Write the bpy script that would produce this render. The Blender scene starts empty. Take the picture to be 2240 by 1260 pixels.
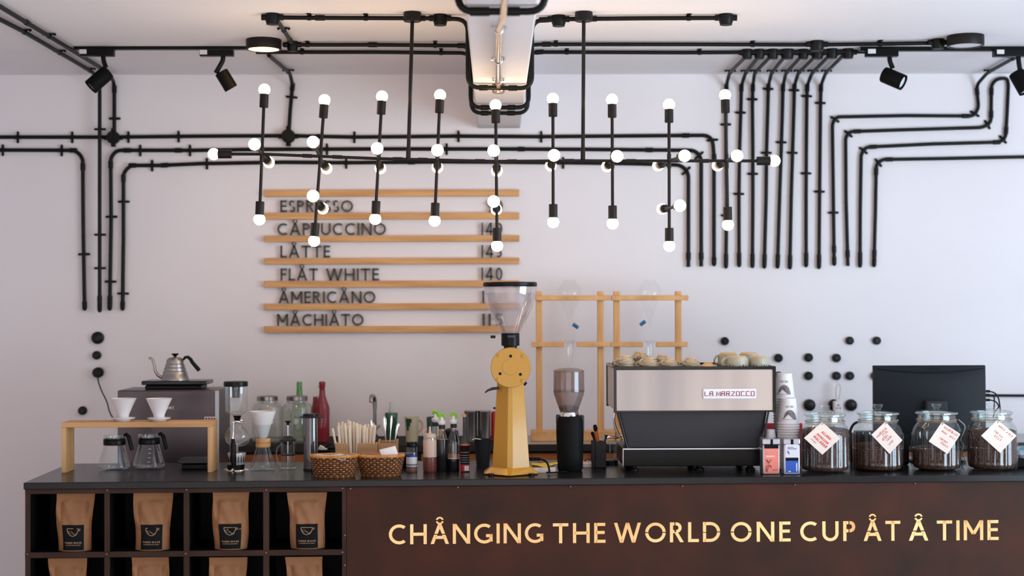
import bpy, bmesh, math, random
from mathutils import Vector, Matrix
R = math.radians
random.seed(7)
# ------------------------------------------------------------------ camera
F = 3400.0; PW, PH = 2240, 1260
CAM = Vector((0, -8.05, 1.70)); TOP = 1.02; WALL = 8.05
VX, VY, ROLL = 1085.0, 665.0, -0.0028
yaw = math.atan((PW/2-VX)/F); pit = math.atan((VY-PH/2)/F)
ROT = Matrix.Rotation(-yaw, 3, 'Z') @ Matrix.Rotation(R(90)+pit, 3, 'X') @ Matrix.Rotation(ROLL, 3, 'Z')
sc = bpy.context.scene
cd = bpy.data.cameras.new('camera'); cam = bpy.data.objects.new('camera', cd); sc.collection.objects.link(cam)
cam.matrix_world = Matrix.Translation(CAM) @ ROT.to_4x4()
cd.sensor_width = 36; cd.lens = 36*F/PW; cd.clip_start = .05; cd.clip_end = 60
cd.dof.use_dof = True; cd.dof.focus_distance = 6.25; cd.dof.aperture_fstop = 2.0; cd.dof.aperture_blades = 0
sc.camera = cam
# ------------------------------------------------------------------ world, exposure, daylight
sc.view_settings.view_transform = 'Standard'; sc.view_settings.look = 'None'
sc.view_settings.exposure = 0.0; sc.view_settings.gamma = 1; sc.view_settings.use_curve_mapping = False
w = bpy.data.worlds.new('world'); sc.world = w; w.use_nodes = True
w.node_tree.nodes['Background'].inputs[0].default_value = (.86, .79, .81, 1)
w.node_tree.nodes['Background'].inputs[1].default_value = .38
def area(name, loc, target, sx, sy, power, col):
    l = bpy.data.lights.new(name, 'AREA'); l.shape = 'RECTANGLE'; l.size = sx; l.size_y = sy; l.energy = power; l.color = col
    o = bpy.data.objects.new(name, l); sc.collection.objects.link(o); o.location = loc
    o.rotation_euler = (Vector(target)-Vector(loc)).to_track_quat('-Z', 'Y').to_euler(); return o
area('window_daylight', (4.7, -4.6, 1.25), (.8, -1.9, 2.89), 3.0, 2.2, 215, (.66, .85, 1))
area('shopfront_daylight', (-.6, -10.4, 1.2), (-.6, -.5, 2.3), 6.0, 2.0, 85, (1, .92, .92))
sl = bpy.data.lights.new('sun', 'SUN'); sl.energy = 5.2; sl.angle = R(3); sl.color = (1, .925, .885)
so_ = bpy.data.objects.new('sun', sl); sc.collection.objects.link(so_); so_.rotation_euler = Vector((-.12, math.cos(R(20)), -math.sin(R(20)))).to_track_quat('-Z', 'Y').to_euler()  # added to bounce off the pale unseen floor and brighten the ceiling
sc.cycles.use_denoising = True
sc.cycles.max_bounces = 10; sc.cycles.transparent_max_bounces = 24; sc.cycles.caustics_reflective = False; sc.cycles.caustics_refractive = False
# ------------------------------------------------------------------ pixel rays
def ray(px, py):
    return ROT @ Vector(((px-PW/2)/F, (PH/2-py)/F, -1))
def W(px, py, D):
    d = ray(px, py); return CAM + d*(D/d.y)
def G(px, py, z=TOP):
    d = ray(px, py); return CAM + d*((z-CAM.z)/d.z)
def zat(px, py, D): return W(px, py, D).z
CEIL = W(1000, 163, WALL).z
# ------------------------------------------------------------------ materials
def lin(c):
    return tuple((x/255/12.92 if x/255 <= .04045 else ((x/255+.055)/1.055)**2.4) for x in c)+(1,)
MATS = {}
def mat(name, col, rough=.5, metal=0, var=0, scale=8, bump=0, bscale=60, stretch=(1, 1, 1), col2=None, emit=0, spec=None, coat=0, detail=4, aniso=0, sheen=0):
    m = bpy.data.materials.new(name); m.use_nodes = True; n = m.node_tree.nodes; L = m.node_tree.links; b = n['Principled BSDF']
    c = lin(col); b.inputs['Base Color'].default_value = c; b.inputs['Roughness'].default_value = rough; b.inputs['Metallic'].default_value = metal
    if spec is not None: b.inputs['Specular IOR Level'].default_value = spec
    if coat: b.inputs['Coat Weight'].default_value = coat; b.inputs['Coat Roughness'].default_value = .12
    if aniso: b.inputs['Anisotropic'].default_value = aniso
    tc = n.new('ShaderNodeTexCoord'); mp = n.new('ShaderNodeMapping'); mp.inputs['Scale'].default_value = stretch; L.new(tc.outputs['Object'], mp.inputs['Vector'])
    if var or col2:
        no = n.new('ShaderNodeTexNoise'); no.inputs['Scale'].default_value = scale; no.inputs['Detail'].default_value = detail; L.new(mp.outputs[0], no.inputs['Vector'])
        cr = n.new('ShaderNodeValToRGB'); cr.color_ramp.elements[0].position = .32; cr.color_ramp.elements[1].position = .68
        c2 = lin(col2) if col2 else tuple(min(1, x*(1+var)) for x in c[:3])+(1,)
        c1 = c if col2 else tuple(x*(1-var) for x in c[:3])+(1,)
        cr.color_ramp.elements[0].color = c1; cr.color_ramp.elements[1].color = c2
        L.new(no.outputs['Fac'], cr.inputs[0]); L.new(cr.outputs[0], b.inputs['Base Color'])
        if emit: L.new(cr.outputs[0], b.inputs['Emission Color'])
    if emit:
        if not (var or col2): b.inputs['Emission Color'].default_value = c
        b.inputs['Emission Strength'].default_value = emit
    if bump:
        n2 = n.new('ShaderNodeTexNoise'); n2.inputs['Scale'].default_value = bscale; n2.inputs['Detail'].default_value = 5; L.new(mp.outputs[0], n2.inputs['Vector'])
        bp = n.new('ShaderNodeBump'); bp.inputs['Strength'].default_value = bump; bp.inputs['Distance'].default_value = .004
        L.new(n2.outputs['Fac'], bp.inputs['Height']); L.new(bp.outputs[0], b.inputs['Normal'])
    MATS[name] = m; return m
def wood(name, a, b_, sx=(1, 14, 14), rough=.5, scale=3.2):
    m = mat(name, a, rough, col2=b_, scale=scale, stretch=sx, bump=.08, bscale=14, detail=8); return m
def glass(name, tint=(1, 1, 1), refl=.05, edge=.42, alpha=0):
    """thin-walled clear glass: what is behind shows through, reflections grow to the rim"""
    m = bpy.data.materials.new(name); m.use_nodes = True; n = m.node_tree.nodes; L = m.node_tree.links
    n.remove(n['Principled BSDF']); out = n['Material Output']
    tr = n.new('ShaderNodeBsdfTransparent'); tr.inputs[0].default_value = tuple(tint)+(1,)
    gl = n.new('ShaderNodeBsdfGlossy'); gl.inputs['Roughness'].default_value = .04; gl.inputs[0].default_value = (.95, .97, 1, 1)
    lw = n.new('ShaderNodeLayerWeight'); lw.inputs[0].default_value = .25
    ma = n.new('ShaderNodeMath'); ma.operation = 'MULTIPLY_ADD'; ma.inputs[1].default_value = edge; ma.inputs[2].default_value = refl; ma.use_clamp = True
    L.new(lw.outputs['Facing'], ma.inputs[0]); mx = n.new('ShaderNodeMixShader')
    L.new(ma.outputs[0], mx.inputs[0]); L.new(tr.outputs[0], mx.inputs[1]); L.new(gl.outputs[0], mx.inputs[2]); last = mx
    if alpha:
        df = n.new('ShaderNodeBsdfDiffuse'); df.inputs[0].default_value = tuple(x*.8 for x in tint)+(1,); m2 = n.new('ShaderNodeMixShader'); m2.inputs[0].default_value = alpha
        L.new(mx.outputs[0], m2.inputs[1]); L.new(df.outputs[0], m2.inputs[2]); last = m2
    L.new(last.outputs[0], out.inputs[0]); MATS[name] = m; return m
mat('wall_paint', (234, 229, 232), .85, var=.025, scale=1.3, bump=.12, bscale=35)
mat('ceiling_paint', (238, 235, 239), .9, var=.02, scale=1.1, bump=.1, bscale=30)
mat('floor_concrete', (206, 200, 198), .6, var=.15, scale=2)
mat('conduit', (11, 13, 12), .42, spec=.18, var=.25, scale=25)
mat('pvc_white', (200, 196, 194), .4)
mat('clear_pipe', (150, 128, 112), .25, metal=.6)
mat('black', (8, 8, 9), .35, spec=.18, var=.12, scale=40)
mat('black_matt', (12, 12, 13), .6, spec=.12, var=.1, scale=40)
mat('black_gloss', (8, 8, 9), .2, spec=.35)
mat('bronze_black', (27, 23, 22), .45, spec=.3, metal=.3, var=.1, scale=30)
mat('socket_cap', (9, 10, 10), .38, spec=.3, var=.2, scale=60)
mat('steel', (160, 154, 150), .3, metal=1, var=.08, scale=6, stretch=(4, 4, .3), bump=.03, bscale=90)
mat('steel_panel', (150, 144, 143), .36, metal=.55, col2=(190, 177, 168), scale=2.6, stretch=(2.2, 2.2, .12), bump=.015, bscale=120, detail=2)  # vertical noise streaks in the colour stand in for soft reflections
mat('chrome', (225, 225, 225), .1, metal=1)
mat('lens', (215, 218, 222), .25, spec=.8)
mat('bulb_glow', (255, 222, 178), .4, emit=26)
mat('lamp_glow', (255, 190, 110), .4, emit=48)
mat('sticker_white', (214, 212, 212), .6)
wood('slat_wood', (196, 140, 84), (222, 170, 112))
wood('pine', (204, 150, 92), (226, 176, 118), sx=(8, 8, 8), scale=2.2)
wood('pine_up', (200, 146, 88), (224, 174, 116), sx=(14, 14, 1))
wood('stand_wood', (186, 134, 82), (212, 164, 108), sx=(1, 12, 12))
wood('stand_wood_up', (196, 146, 92), (216, 170, 116), sx=(12, 12, 1))
wood('drawer_wood', (140, 78, 36), (172, 102, 52), sx=(1, 10, 10))
wood('box_wood', (188, 140, 96), (208, 162, 116), sx=(1, 12, 12))
mat('letter_dark', (70, 66, 62), .55)
mat('worktop', (20, 20, 22), .24, scale=5, bump=.03, bscale=50, spec=.22, col2=(30, 28, 29))
mat('back_top', (150, 148, 152), .25, var=.05, scale=5, spec=.6)
mat('back_dark', (30, 24, 23), .5, var=.1)
mat('rust', (47, 34, 27), .6, col2=(72, 40, 30), scale=3.6, bump=.12, bscale=45, detail=7, spec=.12)
mat('rust_frame', (52, 36, 30), .6, spec=.15, col2=(66, 46, 38), scale=6, bump=.1, bscale=60, metal=.15)
mat('bolt', (110, 84, 74), .35, metal=.7)
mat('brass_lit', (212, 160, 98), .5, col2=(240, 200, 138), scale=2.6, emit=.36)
mat('kraft', (150, 104, 67), .75, var=.14, scale=10, bump=1.0, bscale=11)
mat('label_black', (18, 19, 21), .7, spec=.1)
mat('label_print', (190, 150, 112), .6)
mat('ceramic', (226, 222, 222), .18, spec=.6)
mat('paper_white', (224, 218, 216), .8, bump=.1)
mat('cup_paper', (222, 216, 214), .6)
mat('cup_ink', (84, 72, 78), .6, col2=(130, 118, 122), scale=70)
mat('yellow_enamel', (186, 133, 30), .32, spec=.4, coat=.25, bump=.015, bscale=220)
mat('yellow_cloth', (226, 192, 60), .85, bump=.3, bscale=80)
mat('grey_plastic', (44, 44, 46), .5, spec=.2)
mat('blue_plastic', (20, 96, 150), .4)
mat('panel_grey', (52, 51, 54), .42, spec=.2, var=.08, scale=5)
mat('appliance_grey', (84, 76, 80), .22, metal=.7, var=.12, scale=3, stretch=(1, 1, .4))
mat('appliance_side', (84, 80, 84), .35, metal=.5)
mat('grey_trim', (170, 170, 178), .3, metal=.8)
mat('ground_coffee', (30, 20, 16), .9, spec=.1, col2=(98, 66, 52), scale=170, bump=1, bscale=300, detail=3)
mat('beans', (24, 16, 14), .5, col2=(60, 38, 28), scale=220, bump=1, bscale=260)
mat('tag_card', (226, 208, 196), .8, var=.02)
mat('red_ink', (222, 84, 72), .7)
mat('grey_ink', (120, 116, 124), .7)
mat('twine', (170, 128, 96), .9, bump=.5, bscale=300)
mat('rattan', (172, 110, 50), .5, col2=(206, 146, 78), scale=30)
mat('rattan_dark', (58, 30, 18), .55, col2=(112, 64, 34), scale=55)
mat('stirrer_wood', (240, 224, 200), .7, var=.05, scale=30)
mat('sachet_white', (196, 206, 220), .55, var=.05)
mat('sachet_brown', (142, 96, 70), .7, var=.2, scale=60)
mat('syrup_amber', (70, 36, 16), .15)
mat('syrup_dark', (22, 20, 22), .15)
mat('spout_green', (130, 196, 44), .4)
mat('honey_red', (112, 58, 48), .35)
mat('squeeze', (206, 176, 158), .45, spec=.4)
mat('orange', (206, 92, 36), .5)
mat('red', (186, 34, 38), .45)
mat('dark_green', (30, 62, 44), .3)
mat('stoneware', (196, 188, 158), .45, var=.06, scale=20)
mat('stoneware_tan', (214, 168, 116), .6, var=.05, scale=20)
mat('glaze_green', (150, 144, 122), .35, col2=(186, 180, 158), scale=14)
mat('glaze_cup', (104, 88, 66), .3, col2=(196, 176, 146), scale=90, stretch=(.3, .3, 3))
mat('glaze_dark', (44, 52, 46), .35)
mat('monitor_back', (18, 21, 27), .5, spec=.15, var=.06, scale=3)
mat('tin_pink', (226, 124, 106), .5, var=.03); mat('tin_blue', (24, 74, 168), .5); mat('tin_white', (206, 204, 216), .5)
mat('pink_print', (238, 176, 160), .6); mat('brown_print', (128, 62, 50), .6)
mat('lit_steel_side', (196, 186, 182), .45, metal=.2)  # paler, less metallic steel; the side's reflected light is in its colour
mat('plate_white', (228, 226, 228), .2)
mat('red_letter', (150, 30, 44), .4)
mat('bag_print', (40, 130, 160), .6, col2=(220, 205, 200), scale=26)
mat('spice', (150, 100, 84), .7); mat('label_blue', (36, 72, 168), .5)
mat('siphon_grey', (200, 198, 196), .3, metal=.3)
glass('clear_glass', (.97, .98, .98)); glass('jar_glass', (.94, .975, .97), .035, .42); glass('smoked_glass', (.55, .44, .41), .06, .3, .22)
glass('hopper_glass', (.93, .90, .90), .06, .45, .06); glass('green_glass', (.25, .62, .2), .08, .3, .3); glass('red_glass', (.5, .06, .08), .08, .3, .55)
glass('dark_green_glass', (.08, .28, .18), .08, .2, .4); glass('press_smoke', (.42, .38, .38), .08, .4, .12); glass('amber_glass', (.8, .6, .35), .08, .4, .05)
glass('milky_glass', (.86, .88, .84), .1, .5, .16); glass('black_glass', (.1, .1, .1), .05, .2, .6); glass('dull_glass', (.985, .985, .985), .02, .18)
M = MATS
# ------------------------------------------------------------------ mesh collector
class MB:
    def __init__(s): s.v = []; s.f = []
    def add(s, vs, fs):
        k = len(s.v); s.v += [Vector(v) for v in vs]; s.f += [tuple(k+i for i in f) for f in fs]; return s
    def box(s, a, b):
        (x0, y0, z0), (x1, y1, z1) = a, b
        return s.add([(x0, y0, z0), (x1, y0, z0), (x1, y1, z0), (x0, y1, z0), (x0, y0, z1), (x1, y0, z1), (x1, y1, z1), (x0, y1, z1)],
                     [(0, 3, 2, 1), (4, 5, 6, 7), (0, 1, 5, 4), (1, 2, 6, 5), (2, 3, 7, 6), (3, 0, 4, 7)])
    def hexa(s, lo, hi):
        return s.add(list(lo)+list(hi), [(0, 3, 2, 1), (4, 5, 6, 7), (0, 1, 5, 4), (1, 2, 6, 5), (2, 3, 7, 6), (3, 0, 4, 7)])
    def lathe(s, prof, c=(0, 0), n=32, cap=True, sy=1.0, mtx=None):
        vs = []; fs = []; m = len(prof)
        for r, z in prof:
            for i in range(n):
                a = 2*math.pi*i/n; v = Vector((c[0]+r*math.cos(a), c[1]+sy*r*math.sin(a), z)); vs.append(mtx @ v if mtx else v)
        for j in range(m-1):
            for i in range(n):
                i2 = (i+1) % n; fs.append((j*n+i, j*n+i2, (j+1)*n+i2, (j+1)*n+i))
        if cap:
            if prof[0][0] > 1e-5: fs.append(tuple(range(n-1, -1, -1)))
            if prof[-1][0] > 1e-5: fs.append(tuple((m-1)*n+i for i in range(n)))
        return s.add(vs, fs)
    def axl(s, p0, p1, prof, n=20, cap=True):
        p0, p1 = Vector(p0), Vector(p1); d = p1-p0; q = d.to_track_quat('Z', 'Y').to_matrix().to_4x4()
        return s.lathe([(r, t*d.length) for r, t in prof], n=n, cap=cap, mtx=Matrix.Translation(p0) @ q)
    def rod(s, p0, p1, r, n=12): return s.axl(p0, p1, [(r, 0), (r, 1)], n)
    def ball(s, c, r, n=16, sz=1.0):
        return s.lathe([(r*math.sin(math.pi*k/10), -r*sz*math.cos(math.pi*k/10)) for k in range(11)], n=n, cap=False, mtx=Matrix.Translation(Vector(c)))
    def tube(s, pts, r, n=10, closed=False, cap=True, flat=1.0):
        pts = [Vector(p) for p in pts]; m = len(pts); vs = []; fs = []
        rr = r if isinstance(r, (list, tuple)) else [r]*m
        def tan(i):
            a = pts[(i-1) % m] if (closed or i > 0) else pts[i]; b = pts[(i+1) % m] if (closed or i < m-1) else pts[i]
            t = b-a; return t.normalized() if t.length > 1e-9 else Vector((0, 0, 1))
        t0 = tan(0); up = Vector((0, 1, 0)) if abs(t0.y) < .9 else Vector((1, 0, 0)); nrm = (up-t0*up.dot(t0)).normalized()
        for i in range(m):
            t = tan(i); nrm = (nrm-t*nrm.dot(t)).normalized(); bn = t.cross(nrm)
            for k in range(n):
                a = 2*math.pi*k/n; vs.append(pts[i]+nrm*(rr[i]*flat*math.cos(a))+bn*(rr[i]*math.sin(a)))
        for i in range(m if closed else m-1):
            j = (i+1) % m
            for k in range(n):
                k2 = (k+1) % n; fs.append((i*n+k, i*n+k2, j*n+k2, j*n+k))
        if cap and not closed: fs.append(tuple(range(n-1, -1, -1))); fs.append(tuple((m-1)*n+k for k in range(n)))
        return s.add(vs, fs)
    def poly(s, pts, t):
        """extrude a planar outline by vector t"""
        n = len(pts); t = Vector(t); a = [Vector(p) for p in pts]
        return s.add(a+[p+t for p in a], [tuple(range(n)), tuple(range(2*n-1, n-1, -1))]+[(i, n+i, n+(i+1) % n, (i+1) % n) for i in range(n)])
    def build(s, name, m, parent=None, org=None, bevel=0, smooth=True, sub=0, seg=2):
        me = bpy.data.meshes.new(name); o_ = Vector(org) if org is not None else Vector((0, 0, 0))
        me.from_pydata([tuple(v-o_) for v in s.v], [], s.f)
        bm = bmesh.new(); bm.from_mesh(me); bmesh.ops.recalc_face_normals(bm, faces=bm.faces); bm.to_mesh(me); bm.free()
        if smooth:
            me.polygons.foreach_set('use_smooth', [True]*len(me.polygons)); me.set_sharp_from_angle(angle=R(38))
        me.materials.append(M[m] if isinstance(m, str) else m)
        o = bpy.data.objects.new(name, me); sc.collection.objects.link(o)
        if parent is not None: o.parent = parent
        elif org is not None: o.location = o_
        if bevel:
            b = o.modifiers.new('bevel', 'BEVEL'); b.width = bevel; b.segments = seg; b.limit_method = 'ANGLE'; b.angle_limit = R(40)
        if sub:
            b = o.modifiers.new('sub', 'SUBSURF'); b.levels = sub; b.render_levels = sub
        return o
def tag(o, label=None, cat=None, group=None, kind=None):
    if label: o['label'] = label
    if cat: o['category'] = cat
    if group: o['group'] = group
    if kind: o['kind'] = kind
    return o
def empty(name, loc, label, cat, group=None, rz=0):
    o = bpy.data.objects.new(name, None); o.empty_display_size = .05; sc.collection.objects.link(o); o.location = loc; o.rotation_euler = (0, 0, rz)
    return tag(o, label, cat, group)
def rounded(pts, rad, k=6):
    pts = [Vector(p) for p in pts]; out = [pts[0]]
    for i in range(1, len(pts)-1):
        a, b, c = pts[i-1], pts[i], pts[i+1]; u = a-b; v = c-b
        if u.length < 1e-6 or v.length < 1e-6: continue
        r_ = min(rad, u.length*.48, v.length*.48); p = b+u.normalized()*r_; q = b+v.normalized()*r_
        if u.angle(v) > R(176): out.append(b); continue
        for j in range(k+1):
            t = j/k; out.append(p*(1-t)**2+b*2*t*(1-t)+q*t*t)
    out.append(pts[-1]); return out
class T:
    """a thing traced at one distance D from the camera; parts are built in its local space"""
    def __init__(s, name, label, cat, px, py, D=None, r=0, z=TOP, group=None):
        if D is None: D = G(px, py, z).y+WALL+r if False else G(px, py, z).y-CAM.y+r
        s.D = D; s.px = px; s.py = py; s.k = D/F
        p = W(px, py, D); s.loc = Vector((p.x, p.y, z if z is not None else p.z)); s.o = empty(name, s.loc, label, cat, group)
    def p(s, px, py, dy=0, base=False):
        q = W(px, py, s.D+dy)-s.loc
        if base: q.z = 0
        return q
    def zz(s, py): return 0.0 if py == 'B' else (W(s.px, py, s.D)-s.loc).z
    def lat(s, name, m, prof, cx=None, dy=0, par=None, n=36, cap=True, sy=1.0, **k):
        cx = s.px if cx is None else cx; pr = [(r*s.k, s.zz(y)) for r, y in prof]
        x = (W(cx, s.py, s.D)-s.loc).x
        return MB().lathe(pr, (x, dy), n, cap, sy).build(name, m, par or s.o, **k)
    def bx(s, name, m, x0, y0, x1, y1, d0, d1, par=None, bevel=.002, **k):
        """front face x0..x1, y0 (top) .. y1 (bottom) in px at distance D+d0; runs back to d1"""
        a = s.p(x0, y0 if y0 != 'B' else s.py, d0); b = s.p(x1, y1 if y1 != 'B' else s.py, d0)
        zb = 0.0 if y1 == 'B' else b.z
        a2 = W(x0, y0, s.D+d0)-s.loc
        return MB().box((min(a.x, b.x), d0, zb), (max(a.x, b.x), d1, a2.z)).build(name, m, par or s.o, bevel=bevel, **k)
    def tb(s, name, m, pts, rpx, par=None, rad=0, n=10, flat=1.0, **k):
        P = [s.p(q[0], q[1], q[2] if len(q) > 2 else 0) for q in pts]
        if rad: P = rounded(P, rad)
        r_ = rpx*s.k if not isinstance(rpx, (list, tuple)) else [x*s.k for x in rpx]
        return MB().tube(P, r_, n, flat=flat).build(name, m, par or s.o, **k)
def copy_tree(o, parent=None):
    c = o.copy(); sc.collection.objects.link(c); c.parent = parent
    for ch in list(o.children): copy_tree(ch, c)
    return c
# ------------------------------------------------------------------ lettering (strokes of a humanist sans)
def glyph(ch, t, sten=False):
    h = t/2; S = []
    def d(x0, y0, x1, y1):
        L_ = math.hypot(x1-x0, y1-y0); q = h*L_/abs(y1-y0); S.append([(x0-q, y0), (x0+q, y0), (x1+q, y1), (x1-q, y1)])
    def v(x, y0=0, y1=1): S.append([(x-h, y0), (x+h, y0), (x+h, y1), (x-h, y1)])
    def hb(x0, x1, y): S.append([(x0, y-h), (x1, y-h), (x1, y+h), (x0, y+h)])
    def arc(cx, cy, rx, ry, a0, a1, tt=None):
        q = (tt or t)/2; n = max(4, int(abs(a1-a0)/14))
        for i in range(n):
            A, B = R(a0+(a1-a0)*i/n), R(a0+(a1-a0)*(i+1)/n)
            S.append([(cx+(rx-q)*math.cos(A), cy+(ry-q)*math.sin(A)), (cx+(rx+q)*math.cos(A), cy+(ry+q)*math.sin(A)), (cx+(rx+q)*math.cos(B), cy+(ry+q)*math.sin(B)), (cx+(rx-q)*math.cos(B), cy+(ry-q)*math.sin(B))])
    r = .5-h; g = 3.4 if sten else 0
    def full(cx, cy, rx, ry, tt=None, gg=None):
        q = g if gg is None else gg
        if q: arc(cx, cy, rx, ry, q, 180-q, tt); arc(cx, cy, rx, ry, 180+q, 360-q, tt)
        else: arc(cx, cy, rx, ry, 0, 360, tt)
    if ch in 'AÅ':
        w_ = .88
        if sten:
            yc0, yc1 = .46, .51
            for sx in (-1, 1):
                x = lambda y: w_/2+sx*(w_/2-h)*(1-y); d(x(0), 0, x(yc0), yc0); d(x(yc1), yc1, x(1), 1)
            hb(.2, .68, .33)
        else: d(h, 0, w_/2, 1); d(w_-h, 0, w_/2, 1); hb(.2, .68, .33)
        if ch == 'Å': full(w_/2, 1.175, .15, .15, t*.52, 14 if sten else 0)
    elif ch == 'B': w_ = .56; v(h); arc(.28, .74, .2, .26-h, -90, 90); arc(.3, .26, .24, .27-h, -90, 90); hb(h, .3, 1-h); hb(h, .3, .5); hb(h, .3, h)
    elif ch == 'C': w_ = .84; arc(.5, .5, r, r, 52, 308)
    elif ch == 'D':
        w_ = .84
        if sten: v(h, 0, .46); v(h, .5, 1)
        else: v(h)
        hb(h, .36, 1-h); hb(h, .36, h); arc(.36, .5, .48-h, r, g, 90); arc(.36, .5, .48-h, r, -90, -g)
    elif ch == 'E': w_ = .54; v(h); hb(h, w_, h); hb(h, w_-.04, .52); hb(h, w_-.01, 1-h)
    elif ch == 'F': w_ = .52; v(h); hb(h, w_-.06, .52); hb(h, w_, 1-h)
    elif ch == 'G': w_ = .9; arc(.5, .5, r, r, 52, 318); v(w_-h, .1, .47); hb(.58, w_, .47-h)
    elif ch == 'H': w_ = .8; v(h); v(w_-h); hb(h, w_-h, .5)
    elif ch in 'I1': w_ = t
    elif ch == 'K': w_ = .66; v(h); d(h+.05, .45, w_-h, 1); d(w_-h, 0, h+.1, .55)
    elif ch == 'L': w_ = .52; v(h); hb(h, w_, h)
    elif ch == 'M': w_ = .94; v(h); v(w_-h); d(w_/2, .3, h, 1); d(w_/2, .3, w_-h, 1)
    elif ch == 'N': w_ = .84; v(h); v(w_-h); d(w_-h, 0, h, 1)
    elif ch == 'O': w_ = 1.0; full(.5, .5, r, r)
    elif ch == 'P':
        w_ = .58; v(h); x0 = .34 if sten else .3
        arc(.3, .72, .28-h, .28-h, -90, 90); hb(x0 if sten else h, .31, 1-h); hb(x0 if sten else h, .31, .44+h)
        if sten: hb(h, .25, 1-h); hb(h, .25, .44+h); arc(.34, .72, .24-h, .28-h, -90, 90)
    elif ch == 'R':
        w_ = .68; v(h); arc(.3, .73, .27-h, .27-h, -90, 90); hb(h, .22 if sten else .3, 1-h); hb(h, .22 if sten else .3, .46+h); hb(.27, .31, 1-h); d(w_-h-.02, 0, .3, .5)
    elif ch == 'S': w_ = .52; arc(.26, .74, .26-h, .26-h, 40, 250); arc(.26, .26, .26-h, .26-h+.01, -140, 70)
    elif ch == 'T': w_ = .74; v(w_/2); hb(0, w_, 1-h)
    elif ch == 'U': w_ = .78; v(h, .38, 1); v(w_-h, .38, 1); arc(w_/2, .39, w_/2-h, .39-h, 180, 360)
    elif ch == 'V': w_ = .82; d(w_/2, 0, h, 1); d(w_/2, 0, w_-h, 1)
    elif ch == 'W': w_ = 1.3; d(.36, 0, h, 1); d(.36, 0, .65, 1); d(.94, 0, .65, 1); d(.94, 0, w_-h, 1)
    elif ch == 'Y': w_ = .76; v(w_/2, 0, .45); d(w_/2, .4, h, 1); d(w_/2, .4, w_-h, 1)
    elif ch == 'Z': w_ = .66; hb(0, w_, h); hb(0, w_, 1-h); d(h+.03, h, w_-h-.03, 1-h)
    elif ch == '0': w_ = .6; arc(.3, .5, .3-h, r, 0, 360)
    elif ch == '2': w_ = .54; arc(.27, .73, .27-h, .27-h, -20, 170); d(h+.02, h, w_-h-.04, .66); hb(0, w_, h)
    elif ch == '4': w_ = .64; v(.46); hb(0, w_, .28); d(h, .28, .44, 1)
    elif ch == '5': w_ = .52; hb(.12, w_-.03, 1-h); v(.15, .55, 1); arc(.22, .31, .3-h, .31-h, -120, 115)
    elif ch == '9': w_ = .58; arc(.29, .7, .29-h, .3-h, 0, 360); d(.2, 0, w_-h-.01, .62)
    elif ch == 'l': w_ = t; v(h, 0, 1.05)
    elif ch == 'e': w_ = .6; arc(.3, .32, .3-h, .32-h, 0, 315); hb(h, .6-h, .32)
    elif ch == 'r': w_ = .36; v(h, 0, .64); arc(.3, .36, .25, .25, 90, 160)
    else: w_ = .34
    if ch in 'I1': v(h)
    return w_, S
def layout(text, t=.15, sp=.14, sten=False):
    x = 0; out = []
    for ch in text:
        if ch == ' ': x += .34; continue
        w_, S = glyph(ch, t, sten); out.append((ch, [[(x+a, b) for a, b in q] for q in S])); x += w_+sp
    return x-sp, out
def letters(text, mapf, thick, m, parent, part, t=.15, sp=.14, sten=False, merge=False, org=None, aspect=None):
    """mapf(u 0..1 across the word, v in cap heights) -> point; thick = vector pushed back"""
    Wd, L_ = layout(text, t, sp, sten); mb = MB(); out = []
    if aspect and len(text) > 1 and aspect > Wd:      # widen the glyphs a little and put the rest between them
        q = 1+(aspect/Wd-1)*.4; ex = (aspect-Wd*q)/(len(L_)-1); L2 = []
        for i, (ch, S) in enumerate(L_):
            xs = [a for g_ in S for a, c in g_]; x0 = min(xs); w0 = max(xs)-x0
            L2.append((ch, [[(x0*q+i*ex+(a-x0)*q, c) for a, c in g_] for g_ in S]))
        Wd = aspect; L_ = L2
    for ch, S in L_:
        b = mb if merge else MB()
        for q in S: b.poly([mapf(a/Wd, c) for a, c in q], thick)
        if not merge: o = b.build(part, m, parent, org=org, smooth=False); out.append((ch, o))
    if merge: out = mb.build(part, m, parent, org=org, smooth=False)
    return out
# ================================================================== the room
def struct(name, mb, m, **k): o = mb.build(name, m, None, smooth=False, **k); o['kind'] = 'structure'; return o
struct('wall_back', MB().box((-4.6, 0, 0), (4.9, .15, CEIL+.1)), 'wall_paint')
struct('ceiling', MB().box((-4.6, -11, CEIL), (4.9, 0, CEIL+.12)), 'ceiling_paint')
struct('floor', MB().box((-4.6, -11, -.1), (4.9, 0, 0)), 'floor_concrete')
struct('wall_left', MB().box((-4.75, -11, 0), (-4.6, .15, CEIL+.1)), 'wall_paint')
struct('wall_right', MB().box((4.9, -11, 0), (5.05, -6.4, CEIL+.1)).box((4.9, -3, 0), (5.05, .15, CEIL+.1)).box((4.9, -6.4, 2.5), (5.05, -3, CEIL+.1)).box((4.9, -6.4, 0), (5.05, -3, .15)), 'wall_paint')
# the boxed beam under the ceiling, running toward the room
bz = zat(1092, 281, WALL); bc = W(1092, 281, WALL).x; hw = 46.5*WALL/F
struct('trim_beam', MB().box((bc-hw, -7.6, bz), (bc+hw, 0, CEIL)), 'wall_paint', bevel=.006)
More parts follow.
